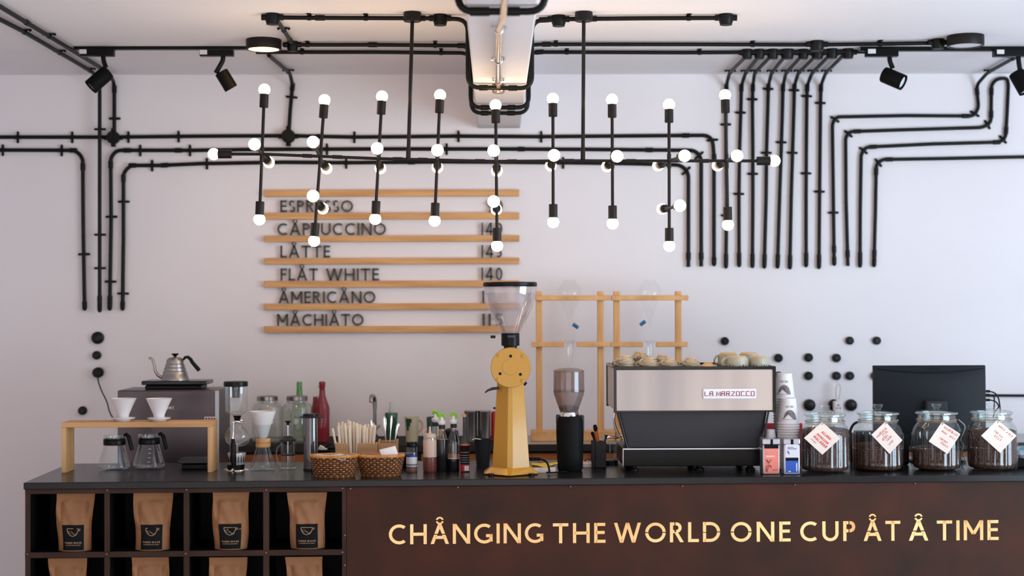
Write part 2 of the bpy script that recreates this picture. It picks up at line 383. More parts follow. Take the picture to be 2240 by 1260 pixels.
# ================================================================== conduits
def CP(px, py, off=.02):            # a pixel on the ceiling
    p = G(px, py, CEIL-off); return p
def WP(px, py, off=.02): return W(px, py, WALL-off)
def resolve(q, off):
    if q[0] == 'c': return CP(q[1], q[2], off)
    if len(q) == 3: return W(*q)
    return WP(q[0], q[1], off)
def nearest(P, c):
    best = None
    for a, b in zip(P, P[1:]):
        d = b-a; t = max(0, min(1, (c-a).dot(d)/max(d.length_squared, 1e-9))); p = a+d*t; e = (p-c).length
        if best is None or e < best[0]: best = (e, p, d.normalized())
    return best[1], best[2]
def conduit(label, pts, rpx=4.2, rad=.05, clips=(), couplings=(), cap=None, group=None, m='conduit', boxes=(), cat='conduit', name='conduit'):
    r = rpx*WALL/F; off = r+.006
    P = [resolve(q, off) for q in pts]; org = P[0].copy(); o = empty(name, org, label, cat, group)
    sm = rounded(P, rad); MB().tube(sm, r, 12).build('pipe', m, o, org=org)
    for q in clips:
        p, d = nearest(P, resolve(q, off)); onw = abs(p.y) < .12
        nrm = Vector((0, -1, 0)) if onw else Vector((0, 0, -1)); side = d.cross(nrm).normalized()
        mb = MB(); L_ = r*2.5
        mb.axl(p-d*.006, p+d*.006, [(r*1.22, 0), (r*1.22, 1)], 14)
        for s_ in (-1, 1):
            e = p+side*L_*s_-nrm*(off-.004); mb.axl(e, e+nrm*.010, [(r*.62, 0), (r*.62, .7), (r*.3, 1)], 10)
        a = p-side*L_-nrm*(off-.004); b = p+side*L_-nrm*(off-.004); q_ = d*.006
        mb.add([a-q_, a+q_, b+q_, b-q_, a-q_+nrm*.006, a+q_+nrm*.006, b+q_+nrm*.006, b-q_+nrm*.006], [(0, 1, 2, 3), (7, 6, 5, 4), (0, 4, 5, 1), (1, 5, 6, 2), (2, 6, 7, 3), (3, 7, 4, 0)])
        mb.build('clip', m, o, org=org)
    for q in couplings:
        p, d = nearest(P, resolve(q, off)); MB().axl(p-d*.02, p+d*.02, [(r*1.02, 0), (r*1.28, .04), (r*1.28, .96), (r*1.02, 1)], 14).build('coupling', m, o, org=org)
    if cap:
        a, b = P[-1], P[-2]; d = (a-b).normalized(); MB().axl(a-d*.045, a+d*.004, [(r*1.0, 0), (r*1.3, .1), (r*1.22, .75), (r*.9, .9), (r*.45, 1)], 14).build('end_cap', m, o, org=org)
    for q in boxes:
        c = resolve(q[:-1], off); rb = q[-1]*WALL/F; wallb = abs(c.y) < .12
        nrm = Vector((0, -1, 0)) if wallb else Vector((0, 0, -1)); base = c-nrm*(off-.002)
        mb = MB().axl(base, base+nrm*.042, [(rb, 0), (rb, .72), (rb*.9, .8), (rb*.9, 1)], 20)
        for dx in ((1, 0), (-1, 0), (0, 1), (0, -1)):
            v = Vector((dx[0], 0, dx[1])) if wallb else Vector((dx[0], dx[1]*.8, 0)); mb.axl(c, c+v*rb*1.45, [(r*1.25, 0), (r*1.25, 1)], 12)
        mb.build('junction_box', m, o, org=org)
    return o
# --- wall, left half
conduit('topmost long black conduit across the wall, through two junction boxes, bending down at the right', [(-60, 300), (160, 300), (248, 300), (440, 298), (631, 297), (775, 300), (1000, 298), (1185, 299), (1430, 297), (1558, 296), (1562, 340), (1562, 581)], rad=.075,
        clips=[(38, 300), (157, 300), (280, 300), (390, 299), (775, 300), (1003, 298), (1184, 299), (1560, 306)], couplings=[(700, 299), (1500, 297), (1562, 345)], cap=1, boxes=[(248, 301, 14), (631, 298, 15)])
conduit('short black conduit from the left picture edge bending down, leftmost of the four hanging ends', [(-60, 328), (165, 329), (181, 345), (182, 500), (185, 678)], rad=.08, clips=[(5, 328), (134, 329), (186, 556)], couplings=[(160, 329), (182, 365)], cap=1)
conduit('black conduit from the lower ceiling run down behind the left spotlight, second hanging end', [('c', -60, 12), ('c', 50, 68), ('c', 125, 112), ('c', 203, 158), (218, 185, 8.0), (218, 682, 8.0)], rad=.03, clips=[('c', 53, 70), ('c', 130, 115), ('c', 196, 154), (218, 284), (218, 514), (218, 587)], couplings=[(218, 655)], cap=1)
conduit('black conduit from the upper ceiling run down into the left junction box', [('c', -60, -22), ('c', 107, 79), ('c', 226, 152), (250, 178), (250, 288)], rad=.06, clips=[('c', 107, 79), (249, 259)], couplings=[(251, 195), ('c', 60, 50)])
conduit('black conduit under the topmost one, its left end turned down beside the spotlight drop', [(1534, 583), (1534, 345), (1520, 329), (1300, 327), (1080, 326), (820, 326), (560, 327), (420, 329), (255, 329), (242, 345), (243, 480), (240, 678)], rad=.08,
        clips=[(1534, 336), (977, 325), (715, 327), (415, 329), (306, 329), (244, 474), (242, 616)], couplings=[(1534, 560), (1420, 328), (1140, 326), (390, 329), (278, 329), (242, 360), (242, 655)], cap=1)
conduit('lowest long black conduit crossing behind the menu lamps, left end turned down fourth of four', [(1506, 584), (1506, 378), (1490, 361), (1380, 358), (1235, 356), (980, 354), (757, 356), (620, 355), (440, 358), (350, 362), (285, 362), (270, 378), (270, 520), (268, 678)], rad=.08,
        clips=[(1505, 370), (1232, 356), (757, 356), (452, 358), (332, 362), (269, 441), (268, 642)], couplings=[(1506, 560), (1330, 357), (900, 355), (360, 361), (290, 362), (270, 390)], cap=1)
conduit('black conduit from the round lamp down the wall to the right junction box', [('c', 588, 121), ('c', 634, 160), (640, 186), (635, 240), (632, 286)], rad=.03, clips=[(637, 212), ('c', 630, 157)], couplings=[(639, 190)])
# --- eight drops from the ceiling boxes
tops = [(1634, 1595.5, 1589, 1588, 1590, 1588, 586, [272, 471]), (1660.7, 1630.6, 1622, 1618, 1616.5, 1617, 583, [246, 424]), (1687.5, 1650.7, 1647, 1647, 1647, 1646, 585, [217, 380]), (1717.6, 1687.5, 1681, 1677, 1676, 1672, 586, [194, 334]),
        (1754.5, 1719, 1713, 1709, 1705.6, 1701, 586, [311]), (1786, 1746, 1738, 1734, 1731, 1728, 588, [197, 334]), (1815, 1776, 1766, 1764, 1763.5, 1763.5, 583, [210, 379]), (1845, 1806, 1796, 1794, 1793, 1791.6, 587, [225, 419])]
ords = ['first', 'second', 'third', 'fourth', 'fifth', 'sixth', 'seventh', 'eighth']
for i, (cx, wx, x1, x2, x3, x4, ye, cl) in enumerate(tops):
    conduit('black conduit dropping off the ceiling boxes down the wall, %s of eight from left' % ords[i], [('c', cx+4, 117), ('c', wx, 160), (x1, 186), (x1-1, 230), (x2, 330), (x3, 430), (x4, ye)], 3.9, .035,
            clips=[((x1+x2)/2*0+(x2 if y > 260 else x1), y) for y in cl]+[('c', cx, 122), ('c', wx+2, 158)], couplings=[(x1, 192), (x4, ye-22)], cap=1, group='conduits dropping from the ceiling boxes')
# --- the stepped conduits on the right
conduit('topmost stepped black conduit on the right, rising to the ceiling beside the end spotlight', [('c', 2262, 108), ('c', 2216, 128), ('c', 2160, 159), (2136, 186), (2141, 236), (2130, 254), (1980, 253), (1830, 256), (1821, 270), (1823, 420), (1825, 580)], 3.8, .035,
        clips=[('c', 2216, 128), ('c', 2166, 157), (2134, 249), (1826, 260), (1823, 465)], couplings=[(2137, 200), (2112, 254), (1825, 545)], cap=1, group='stepped conduits on the right')
conduit('black stepped conduit looped over at top right, both ends hanging down', [(1855, 582), (1851, 440), (1850, 300), (1860, 288), (1980, 284), (2150, 279), (2168, 268), (2169, 185), (2182, 172), (2203, 171), (2206, 185), (2203, 250), (2200, 300), (2188, 311), (2040, 315), (1895, 322), (1884, 336), (1882, 460), (1881.5, 584)], 3.8, .035,
        clips=[(1855, 291), (2162, 274), (1887, 327), (2196, 306)], couplings=[(2168, 250), (2168, 200), (2200, 285), (2180, 312), (1875, 288), (1910, 321), (1855, 555), (1881, 560)], cap=1, group='stepped conduits on the right')
conduit('lowest stepped black conduit, leaving at the right picture edge', [(2320, 342), (2200, 344), (2060, 347), (1930, 349), (1917, 360), (1915, 470), (1912, 583)], 3.8, .035, clips=[(1920, 353)], couplings=[(1945, 349), (1912, 555), (1917, 375)], cap=1, group='stepped conduits on the right')
conduit('thin black rail on the wall right of the monitor', [(2150, 865), (2330, 866)], 3.0, .03, clips=[(2300, 866)], name='wall_rail', cat='rail')
# --- ceiling runs, wrapping under the beam
def loop(D, yb, rr=.05):
    z = bz-.02; xl, xr = bc-hw-.022, bc+hw+.022; y = CAM.y+D
    return [Vector((xl, y, CEIL-.02)), Vector((xl, y, z)), Vector((xr, y, z)), Vector((xr, y, CEIL-.02))]
def run(label, left, right, D, clips=(), couplings=(), boxes=(), rpx=3.9, rad=.05):
    y = CAM.y+D; r = rpx*WALL/F; off = r+.006
    def cx(px, py):
        p = CP(px, py, off); return Vector((p.x, p.y, CEIL-off))
    La = [cx(*q) for q in left]; Ra = [cx(*q) for q in right]; Lp = loop(D, 0)
    for i in (0, 1): Lp[i].y = La[-1].y
    for i in (2, 3): Lp[i].y = Ra[0].y
    P = La+Lp+Ra; org = P[0].copy(); o = empty('conduit', org, label, 'conduit', 'ceiling conduits wrapping the beam')
    MB().tube(rounded(P, rad), r, 12).build('pipe', 'conduit', o, org=org)
    for q in clips:
        p, d = nearest(P, cx(*q)); MB().box((p.x-.009, p.y-r*2.4, CEIL-.004), (p.x+.009, p.y+r*2.4, CEIL)).axl(p-Vector((.008, 0, 0)), p+Vector((.008, 0, 0)), [(r*1.25, 0), (r*1.25, 1)], 12).axl(Vector((p.x, p.y-r*2, CEIL-.01)), Vector((p.x, p.y-r*2, CEIL)), [(r*.5, 0), (r*.5, 1)], 8).build('clip', 'conduit', o, org=org)
    for q in list(couplings)+['l']:
        if q == 'l':
            a, b = Lp[1:3]
            for t in (.24, .7): p = a.lerp(b, t); MB().axl(p-Vector((.018, 0, 0)), p+Vector((.018, 0, 0)), [(r*1.3, 0), (r*1.3, 1)], 12).build('coupling', 'conduit', o, org=org)
        else: p, d = nearest(P, cx(*q)); MB().axl(p-d*.02, p+d*.02, [(r*1.28, 0), (r*1.28, 1)], 12).build('coupling', 'conduit', o, org=org)
    for q in boxes:
        c = cx(q[0], q[1]); rb = q[2]*c_D(c)/F
        mb = MB().axl((c.x, c.y, CEIL), (c.x, c.y, CEIL-.045), [(rb, 0), (rb, .75), (rb*.9, .85), (rb*.9, 1)], 20)
        mb.axl(c-Vector((rb*1.6, 0, 0)), c+Vector((rb*1.6, 0, 0)), [(r*1.35, 0), (r*1.35, 1)], 12); mb.build('junction_box', 'conduit', o, org=org)
    return o
def c_D(v): return v.y-CAM.y
run('frontmost black ceiling conduit with end boxes, crossing both lamp rods', [(592, 38), (700, 39), (960, 40)], [(1220, 42), (1400, 40), (1598, 39)], 6.46, clips=[(676, 38), (1507, 39), (800, 39)], couplings=[(700, 39), (920, 40), (1190, 41), (1295, 42)], boxes=[(596, 38, 15), (963, 40, 15), (1222, 42, 15), (1588, 39, 15)])
run('middle black ceiling conduit from the round lamp to the dark lamp', [(618, 98), (820, 98)], [(1180, 97), (1500, 97), (1790, 98), (2060, 94)], 7.12, clips=[(672, 97), (952, 98), (1216, 97), (1648, 96), (1928, 93)], couplings=[(815, 97), (1010, 98), (1195, 98)], boxes=[(640, 98, 12), (1787, 97, 15), (2052, 93, 14)])
o_ = run('rear black ceiling conduit ending in the row of boxes above the eight drops', [(560, 114), (820, 114)], [(1180, 114), (1500, 115), (1900, 113)], 7.36, clips=[(660, 113), (965, 114), (1240, 114), (1531, 113)], couplings=[(1180, 114)], boxes=[(1634, 115, 11), (1661, 115, 11), (1690, 115, 12), (1722, 115, 14), (1757, 115, 11), (1788, 115, 13), (1820, 114, 12), (1855, 114, 12)])
conduit('short dark ceiling conduit joining the front and middle runs above the lit lamp', [('c', 606, 44), ('c', 640, 96)], 3.8, clips=[('c', 620, 66)], couplings=[('c', 634, 88)])
# near loop with a clear hose clipped along the beam
P = loop(4.72, 0); o = empty('conduit', P[0], 'thick black conduit wrapping under the beam at the top edge of the picture', 'conduit', 'ceiling conduits wrapping the beam')
MB().tube(rounded([Vector((P[0].x-.6, P[0].y, CEIL-.02))]+P+[Vector((P[3].x+.6, P[0].y, CEIL-.02))], .05), .0115, 12).build('pipe', 'black', o, org=P[0])
for t in (.25, .6): p = P[1].lerp(P[2], t); MB().axl(p-Vector((.03, 0, 0)), p+Vector((.03, 0, 0)), [(.0145, 0), (.0145, 1)], 12).build('coupling', 'black', o, org=P[0])
zb = bz-.014
def BP(px, D): return Vector((W(px, 100, D).x, CAM.y+D, zb))
dz = Vector((0, 0, .03)); pts = [BP(1106, 4.2)-dz, BP(1101, 4.7)-dz, BP(1092, 5.02)-dz*.1, BP(1090, 5.7), BP(1090, 6.2), BP(1090, 6.42)]
o = empty('clear_conduit', pts[0], 'shiny brown conduit clipped along the middle of the beam underside', 'conduit')
MB().tube(rounded(pts, .05), .0105, 12).build('pipe', 'clear_pipe', o, org=pts[0])
for px, D in ((1091, 5.08), (1090, 5.72), (1090, 6.25)):
    c = BP(px, D); mb = MB(); arc_ = [c+Vector((.0125*math.cos(a), 0, -.0125*math.sin(a))) for a in [math.pi*k/8 for k in range(9)]]
    mb.tube([c+Vector((.026, 0, .010))]+[c+Vector((.014, 0, .01))]+arc_+[c+Vector((-.014, 0, .01)), c+Vector((-.026, 0, .010))], .0022, 6)
    for s_ in (-1, 1): mb.axl(c+Vector((.022*s_, 0, .014)), c+Vector((.022*s_, 0, .002)), [(.005, 0), (.005, 1)], 8)
    mb.build('saddle_clip', 'chrome', o, org=pts[0])
c = BP(1090, 6.43); MB().axl(c+Vector((0, 0, .012)), c-Vector((0, 0, .024)), [(.026, 0), (.026, .8), (.022, 1)], 20).build('junction_box', 'clear_pipe', o, org=pts[0])
# ================================================================== sockets and knobs on the wall
def dome(px, py, rp, label, group='black round sockets on the wall'):
    c = WP(px, py, 0); k = WALL/F; r = rp*k; o = empty('wall_socket', c, label, 'socket', group)
    MB().axl((0, 0, 0), (0, -.03, 0), [(r, 0), (r, .45), (r*.93, .7), (r*.8, .8), (r*.74, .8)], 28, cap=False).build('cover', 'socket_cap', o)
    MB().axl((0, -.012, 0), (0, -.026, 0), [(r*.76, 0), (r*.74, .75), (r*.55, 1)], 24).box((-r*.5, -.034, -r*.09), (r*.5, -.024, r*.09)).build('knob', 'socket_cap', o)
    return o
dome(214.5, 739, 13.5, 'largest round black socket on the left wall, topmost of its column')
dome(212.5, 777, 9.5, 'small round black socket second down in the left column')
dome(181.5, 898, 9.5, 'lone round black socket left of the wooden stand')
o = dome(214, 815, 11, 'round black socket with a cord plugged in, above the wooden stand')
for (px, py, r_, lb) in ((1585, 746, 9, 'round black socket above the big inverted cups'), (1858, 745, 9, 'round black socket in the top row, left of the pair'), (1917, 745, 9, 'round black socket in the top row above the monitor'),
    (1702, 783, 9.5, 'round black socket just right of the coffee machine top'), (1768, 782, 9.5, 'middle round black socket of the second row'), (1829, 783, 9.5, 'right round black socket of the second row'),
    (1702, 822, 9.5, 'round black socket half hidden behind the machine corner'), (1768, 822, 9.5, 'left visible round black socket of the third row'), (1829, 822, 9.5, 'round black socket above the hanging power strip'),
    (1858, 822, 9.5, 'round black socket of the third row nearest the monitor'), (1914, 822, 9.5, 'round black socket mostly hidden behind the monitor'), (1770, 886, 13, 'big round black socket above the first coffee jar'),
    (1824, 886, 13, 'big round black socket behind the power strip'), (1861, 886, 13, 'big round black socket right of the power strip')): dome(px, py, r_, lb)
P = [WP(214, 815, .045), WP(214, 832, .05), WP(222, 856, .04), WP(234, 878, .04), WP(240, 905, .06), WP(256, 925, .1)]
o = empty('hanging_cable', P[0], 'thin black power cord hanging from the left wall socket', 'cord')
MB().tube(rounded(P, .1), .0035, 8).build('cable', 'black', o, org=P[0]); MB().axl(P[0]+Vector((0, .02, 0)), P[0]-Vector((0, .004, 0)), [(.027, 0), (.027, .7), (.02, 1)], 20).build('plug', 'black', o, org=P[0])
t = T('power_strip', 'white power strip hanging on the wall behind the first coffee jar', 'power strip', 1834, 905, D=7.98, z=None)
t.bx('socket_body', 'paper_white', 1825, 878, 1844, 940, -.02, .02, bevel=.006)
t.tb('cord_loop', 'paper_white', [(1832, 880), (1829, 862), (1830, 845), (1835, 836), (1840, 846), (1838, 866), (1833, 882)], 2.2, rad=.03)
MB().axl(t.p(1831, 893, -.021), t.p(1831, 893, -.026), [(.003, 0), (.003, 1)]).axl(t.p(1838, 893, -.021), t.p(1838, 893, -.026), [(.003, 0), (.003, 1)]).axl(t.p(1834.5, 886, -.021), t.p(1834.5, 886, -.026), [(.003, 0), (.003, 1)]).build('pin_hole', 'grey_plastic', t.o)
# ================================================================== ceiling lamps and track lights
def drum(px, py, rp, D, label, lit):
    k = D/F; x = W(px, py, D).x; o = empty('ceiling_lamp', (x, CAM.y+D, CEIL), label, 'ceiling lamp', 'round ceiling lamps'); r = rp*k
    MB().lathe([(r*.99, 0), (r, -.004), (r, -.043), (r*.985, -.046), (r*.86, -.046), (r*.84, -.04)], n=48, cap=False).build('housing', 'bronze_black', o)
    MB().lathe([(r*.85, -.039), (r*.84, -.043), (r*.5, -.0445), (.0001, -.045)], n=48).build('diffuser', 'lamp_glow' if lit else 'lens', o)
drum(577, 98, 38.5, 6.98, 'lit round black ceiling lamp glowing warm at the left', True)
drum(2112, 92, 40, 6.9, 'unlit round black ceiling lamp at the right', False)
def track(x0, x1, y, D, label):
    a = W(x0, y, D); b = W(x1, y, D); o = empty('light_track', (a.x, CAM.y+D, CEIL), label, 'light track', 'black light tracks')
    z = (W((x0+x1)/2, y+5, D)).z-CEIL; MB().box((0, -.017, z), (b.x-a.x, .017, 0)).build('rail', 'black', o, bevel=.002); MB().box((-.004, -.014, z+.004), (0, .014, -.004)).build('end_cap', 'grey_trim', o)
    return D
track(163, 600, 104, 7.17, 'black light track left of the lit round lamp carrying two spotlights'); track(1880, 2330, 107, 7.2, 'black light track at the right behind the dark round lamp')
def spot(ax0, ay0, ax1, ay1, D, stemx, jx, jy, A, B, rp, label, sticker, lens=False, tilt=0):
    """adapter box ax0..ax1, stem at stemx, joint, cylinder axis A -> B (open end)"""
    t = T('track_spotlight', label, 'spotlight', stemx, ay1, D=D, z=None, group='black spotlights on the tracks')
    t.bx('adapter', 'black', ax0, ay0, ax1, ay1, -.018, .018, bevel=.002)
    t.bx('sticker', 'sticker_white', sticker[0], sticker[1], sticker[2], sticker[3], -.0195, -.0178, bevel=0)
    t.tb('arm', 'black', [(stemx, ay1-3), (stemx, ay1+10), (jx, jy)], 5.2, rad=.02)
    a = t.p(*A, 0); b = t.p(*B, tilt); r = rp*t.k
    body = MB().axl(a, b, [(r*.55, 0), (r*.93, .03), (r, .08), (r, 1), (r*.93, 1), (r*.9, .94), (.0001, .93)], 32, cap=False).build('lamp_body', 'black_matt', t.o)
    d = (b-a).normalized(); L_ = (b-a).length
    MB().axl(a+d*L_*.9, a+d*L_*.955, [(r*.88, 0), (r*.88, .6), (.0001, 1)], 28, cap=False).build('lens', 'lens' if lens else 'grey_trim', body)
spot(175, 107, 248, 122, 7.15, 226, 232, 148, (238, 156), (198, 191), 17, 'leftmost black track spotlight tilted down to the left', (173.5, 108, 189, 117.5), tilt=-.03)
spot(436, 108, 510, 122, 7.15, 488, 472, 160, (483, 156), (506, 194), 15, 'black track spotlight tilted to the right, near the lit round lamp', (437, 109, 453, 119), tilt=.02)
spot(1895, 106, 1966, 123, 7.18, 1946, 1953, 150, (1931, 162), (1976, 181), 17.5, 'black track spotlight facing right with its pale lens visible', (1899, 107, 1916, 117), lens=True, tilt=-.05)
spot(2175, 108, 2250, 123, 7.18, 2228, 2231, 152, (2222, 158), (2246, 200), 17.5, 'rightmost black track spotlight cut by the picture edge', (2181, 108.5, 2197, 118), tilt=-.03)
# ================================================================== the bar chandelier
DC = 6.33; kc = DC/F
ch = empty('chandelier', (W(1085, 353, DC).x, CAM.y+DC, CEIL), 'long black bar chandelier with upright rods and glowing globe bulbs', 'chandelier'); oc = ch.location.copy()
def C(px, py, D=DC): return W(px, py, D)-oc
bar = [(505, 337), (575, 337), (700, 342), (830, 347), (895, 348.5), (955, 350), (1085, 353), (1210, 352), (1275, 351.5), (1340, 352), (1465, 352), (1590, 352), (1655, 352)]
MB().tube([C(*q) for q in bar], 3.4*kc, 12).build('main_bar', 'bronze_black', ch)
for a in (672, 738, 870, 925, 1050, 1120, 1245, 1380, 1540): 
    p, d = nearest([C(*q) for q in bar], C(a, 349)); MB().axl(p-d*.02, p+d*.02, [(4.4*kc, 0), (4.4*kc, 1)], 12).build('sleeve', 'bronze_black', ch)
for x0, x1 in ((902, 893), (1277, 1275)):
    a = C(x0, 36); top = Vector((a.x, 0, 0)); MB().axl(top, top-Vector((0, 0, .038)), [(19*kc, 0), (19.5*kc, .1), (19.5*kc, .95), (18.5*kc, 1)], 32).build('ceiling_cup', 'bronze_black', ch)
    b = C(x1, 349); MB().rod(top-Vector((0, 0, .03)), b, 4.2*kc, 14).build('hanging_rod', 'bronze_black', ch); MB().rod(top.lerp(b, .93), b, 5.2*kc, 14).build('sleeve', 'bronze_black', ch)
def socket_bulb(base, d):
    """socket starts at base and points along d; the globe bulb sits in its mouth"""
    d = d.normalized(); rs = 9.6*kc; ls = 30*kc
    so = MB().axl(base, base+d*ls, [(.0001, 0), (rs*.85, 0), (rs, .03), (rs, 1), (rs*.86, 1), (rs*.84, .9), (.0001, .88)], 24, cap=False).build('socket', 'bronze_black', ch)
    rb = 12.6*kc; c = base+d*(ls+9.5*kc)
    prof = [(rs*.6, -rb*1.25)]+[(rb*math.sin(a), -rb*math.cos(a)) for a in [R(34+146*k/12) for k in range(13)]]
    q = d.to_track_quat('Z', 'Y').to_matrix().to_4x4()
    MB().lathe(prof, n=24, cap=False, mtx=Matrix.Translation(c) @ q).build('bulb', 'bulb_glow', so)
cols = [(577, 196, 569, 480, 337), (707, 219, 690, 527, 342), (833.5, 211, 823, 479, 347), (961, 208, 952.5, 483, 350), (1084.5, 230, 1087, 538, 353), (1209.5, 216, 1210, 486, 352), (1339, 218, 1340, 489, 352), (1463.5, 229, 1464, 538, 352), (1587, 208, 1591.5, 492, 352)]
for xt, yt, xb, yb, yc in cols:
    a = C(xt, yt+39.5); b = C(xb, yb-39.5); MB().tube([a, b], 3.5*kc, 12).build('upright_rod', 'bronze_black', ch)
    socket_bulb(a, a-b); socket_bulb(b, b-a)
    p = a.lerp(b, (yc-yt-39)/(yb-yt-79)); MB().axl(p+(a-b).normalized()*.03, p-(a-b).normalized()*.03, [(4.6*kc, 0), (4.6*kc, 1)], 12).build('sleeve', 'bronze_black', ch)
crosses = [((573, 337), (557, 316), (588, 355)), ((699, 342), (685, 311), (714, 368)), ((828, 347), (825, 325), (832, 368)), ((956, 350), (957, 329), (957, 366)), ((1086, 353), (1080, 330), (1087, 374)),
    ((1210, 352), (1212, 340), (1205, 362)), ((1339.5, 352), (1350, 342), (1328, 364)), ((1463.5, 352), (1497, 341), (1440, 362)), ((1589, 352), (1612, 341), (1570, 362)),
    ((692, 442), (685, 429), (706, 456)), ((1086, 450), (1080, 441), (1086, 458)), ((1464, 455), (1487, 450), (1449, 457))]
for at, fr, bk in crosses:
    c = C(*at); f_ = C(fr[0], fr[1], DC-.27); b_ = C(bk[0], bk[1], DC+.19)
    for e in (f_, b_):
        d = (e-c); L_ = d.length; d.normalize(); s0 = c+d*(L_-39.5*kc+.004); MB().rod(c, s0+d*.004, 3.4*kc, 12).build('cross_arm', 'bronze_black', ch); socket_bulb(s0, d)
a = C(505, 337); socket_bulb(a+Vector((.004, 0, 0)), Vector((-1, 0, 0))); a = C(1655, 352); socket_bulb(a, Vector((1, 0, 0)))
# ================================================================== the menu
mo = WP(580, 720, 0); menu = empty('menu_board', mo, 'wall menu of seven wooden rails holding dark drink names and prices', 'menu board')
for y0, y1 in ((416, 429), (466, 479), (516, 528), (565, 577), (615, 627.5), (664.6, 677), (714, 726.5)):
    a = W(580, y0, WALL-.03); b = W(1138, y1, WALL-.03)
    MB().box((0, -.03, b.z), (b.x-a.x, 0, a.z)).build('rail', 'slat_wood', menu, org=(0, 0, mo.z), bevel=.002)
rows = [('ESPRESSO', 613, 772, 438, 464), ('CÅPPUCCINO', 606.5, 844, 487.7, 514.5), ('LÅTTE', 613, 722, 537, 563.5), ('FLÅT', 613.5, 695, 587, 614), ('WHITE', 713, 829, 587, 614), ('ÅMERICÅNO', 609, 821, 637, 663.5), ('MÅCHIÅTO', 606, 795, 686.5, 713),
        ('90', 1066, 1100, 438, 464), ('140', 1053, 1099, 487, 514), ('145', 1053, 1098, 536, 563.5), ('140', 1053, 1099, 585, 613), ('1', 1055, 1059.5, 636, 663.5), ('115', 1055, 1100, 686, 713)]
for tx, x0, x1, y0, y1 in rows:
    a = W(x0, y1, WALL-.022); b = W(x1, y0, WALL-.022)
    f = lambda u, v, a=a, b=b: Vector((a.x+(b.x-a.x)*u, a.y, a.z+(b.z-a.z)*v))
    letters(tx, f, (0, .010, 0), 'letter_dark', menu, 'digit' if tx[0] in '91' else 'letter', t=.155, sp=.17 if tx[0] not in '19' else .22, org=mo)
# ================================================================== timber tower frames with glass drippers
def beamx(t, x0, x1, y0, y1, d0, d1, m='pine', name='crossbar'): return t.bx(name, m, x0, y0, x1, y1, d0, d1, bevel=.003)
def frame(label, xs, bars, D=7.72):
    t = T('drip_tower_frame', label, 'wooden frame', xs[0], 956, D=D, group='timber drip tower frames')
    for x in xs:
        t.bx('post', 'pine_up', x-7.5, 637, x+7, 946, 0, .035, bevel=.003)
    for (x0, x1, y0, y1) in bars: beamx(t, x0, x1, y0, y1, -.028, 0)
    z0 = t.p(xs[0], 946, -.1).z
    MB().box((t.p(bars[-1][0], 950, -.03).x, -.03, 0), (t.p(bars[-1][1], 950, -.03).x, .075, z0)).build('base_board', 'pine', t.o, bevel=.003)
    return t
fa = frame('timber drip tower frame on the back counter right of the yellow grinder', (1180, 1314.5), [(1171, 1335, 646, 657), (1163, 1234, 748, 759), (1262, 1334, 748, 759), (1162, 1350, 946, 957)][:3]+[(1162, 1346, 946, 957)])
fb = frame('timber drip tower frame behind the steel coffee machine', (1350, 1485), [(1337, 1506, 646, 657), (1336, 1407, 748, 759), (1436, 1505, 748, 759), (1348, 1506, 946, 957)])
def dripper(label, cx, dx, clipx, clipy, a):
    t = T('glass_drip_flask', label, 'glass dripper', cx, 650, D=7.74, z=None, group='glass drippers in the timber frames')
    z = lambda py: (W(cx, py, t.D)-t.loc).z
    t.lat('upper_flask', 'dull_glass', [(13, 612), (14, 616), (24, 628), (27, 640), (24, 654), (14, 672), (7, 690), (3, 712), (2, 716)], cap=False)
    t.lat('lower_funnel', 'clear_glass', [(16, 745), (15, 747), (8, 752), (8, 775), (6.5, 790), (3, 799), (.01, 800)], cap=False)
    c = t.p(clipx, clipy, -.02); d = Vector((math.cos(a), 0, math.sin(a)))*.016
    MB().axl(c-d, c+d, [(.0095, 0), (.0095, 1)], 10).build('tap', 'blue_plastic', t.o)
dripper('left clear glass dripper with a blue tap hanging in the timber frame', 1246, 0, 1259, 713, -R(35)); dripper('right clear glass dripper with a blue tap hanging behind the coffee machine', 1421, 0, 1406, 707, R(38))
# ================================================================== the counter
A = G(51, 1056); B = G(2240, 1038.5); U = (B-A); U.z = 0; U.normalize(); PHI = math.atan2(U.y, U.x); V = Vector((-U.y, U.x, 0))
LEN = (B-A).length+1.2; back = G(164, 1014); DEP = (back-A).dot(V)
ST = .027                                    # slab thickness
def CL(px, py, b=.012):                      # pixel on the upright plane b metres behind the slab edge -> counter space
    d = ray(px, py); o = A+V*b; t = (o-CAM).dot(V)/d.dot(V); p = CAM+d*t-A; return Vector((p.dot(U), b, p.z))
def cempty(name, off, label, cat, group=None):
    p = A+U*off[0]+V*off[1]; return empty(name, (p.x, p.y, off[2]), label, cat, group, rz=PHI)
def croot(name, x, b, z, label, cat, group=None): return cempty(name, (x, b, z), label, cat, group)
wt = croot('worktop', 0, 0, TOP-ST, 'long dark stone worktop of the front counter', 'worktop')
MB().box((0, 0, 0), (LEN, DEP, ST)).build('slab', 'worktop', wt, bevel=.003)
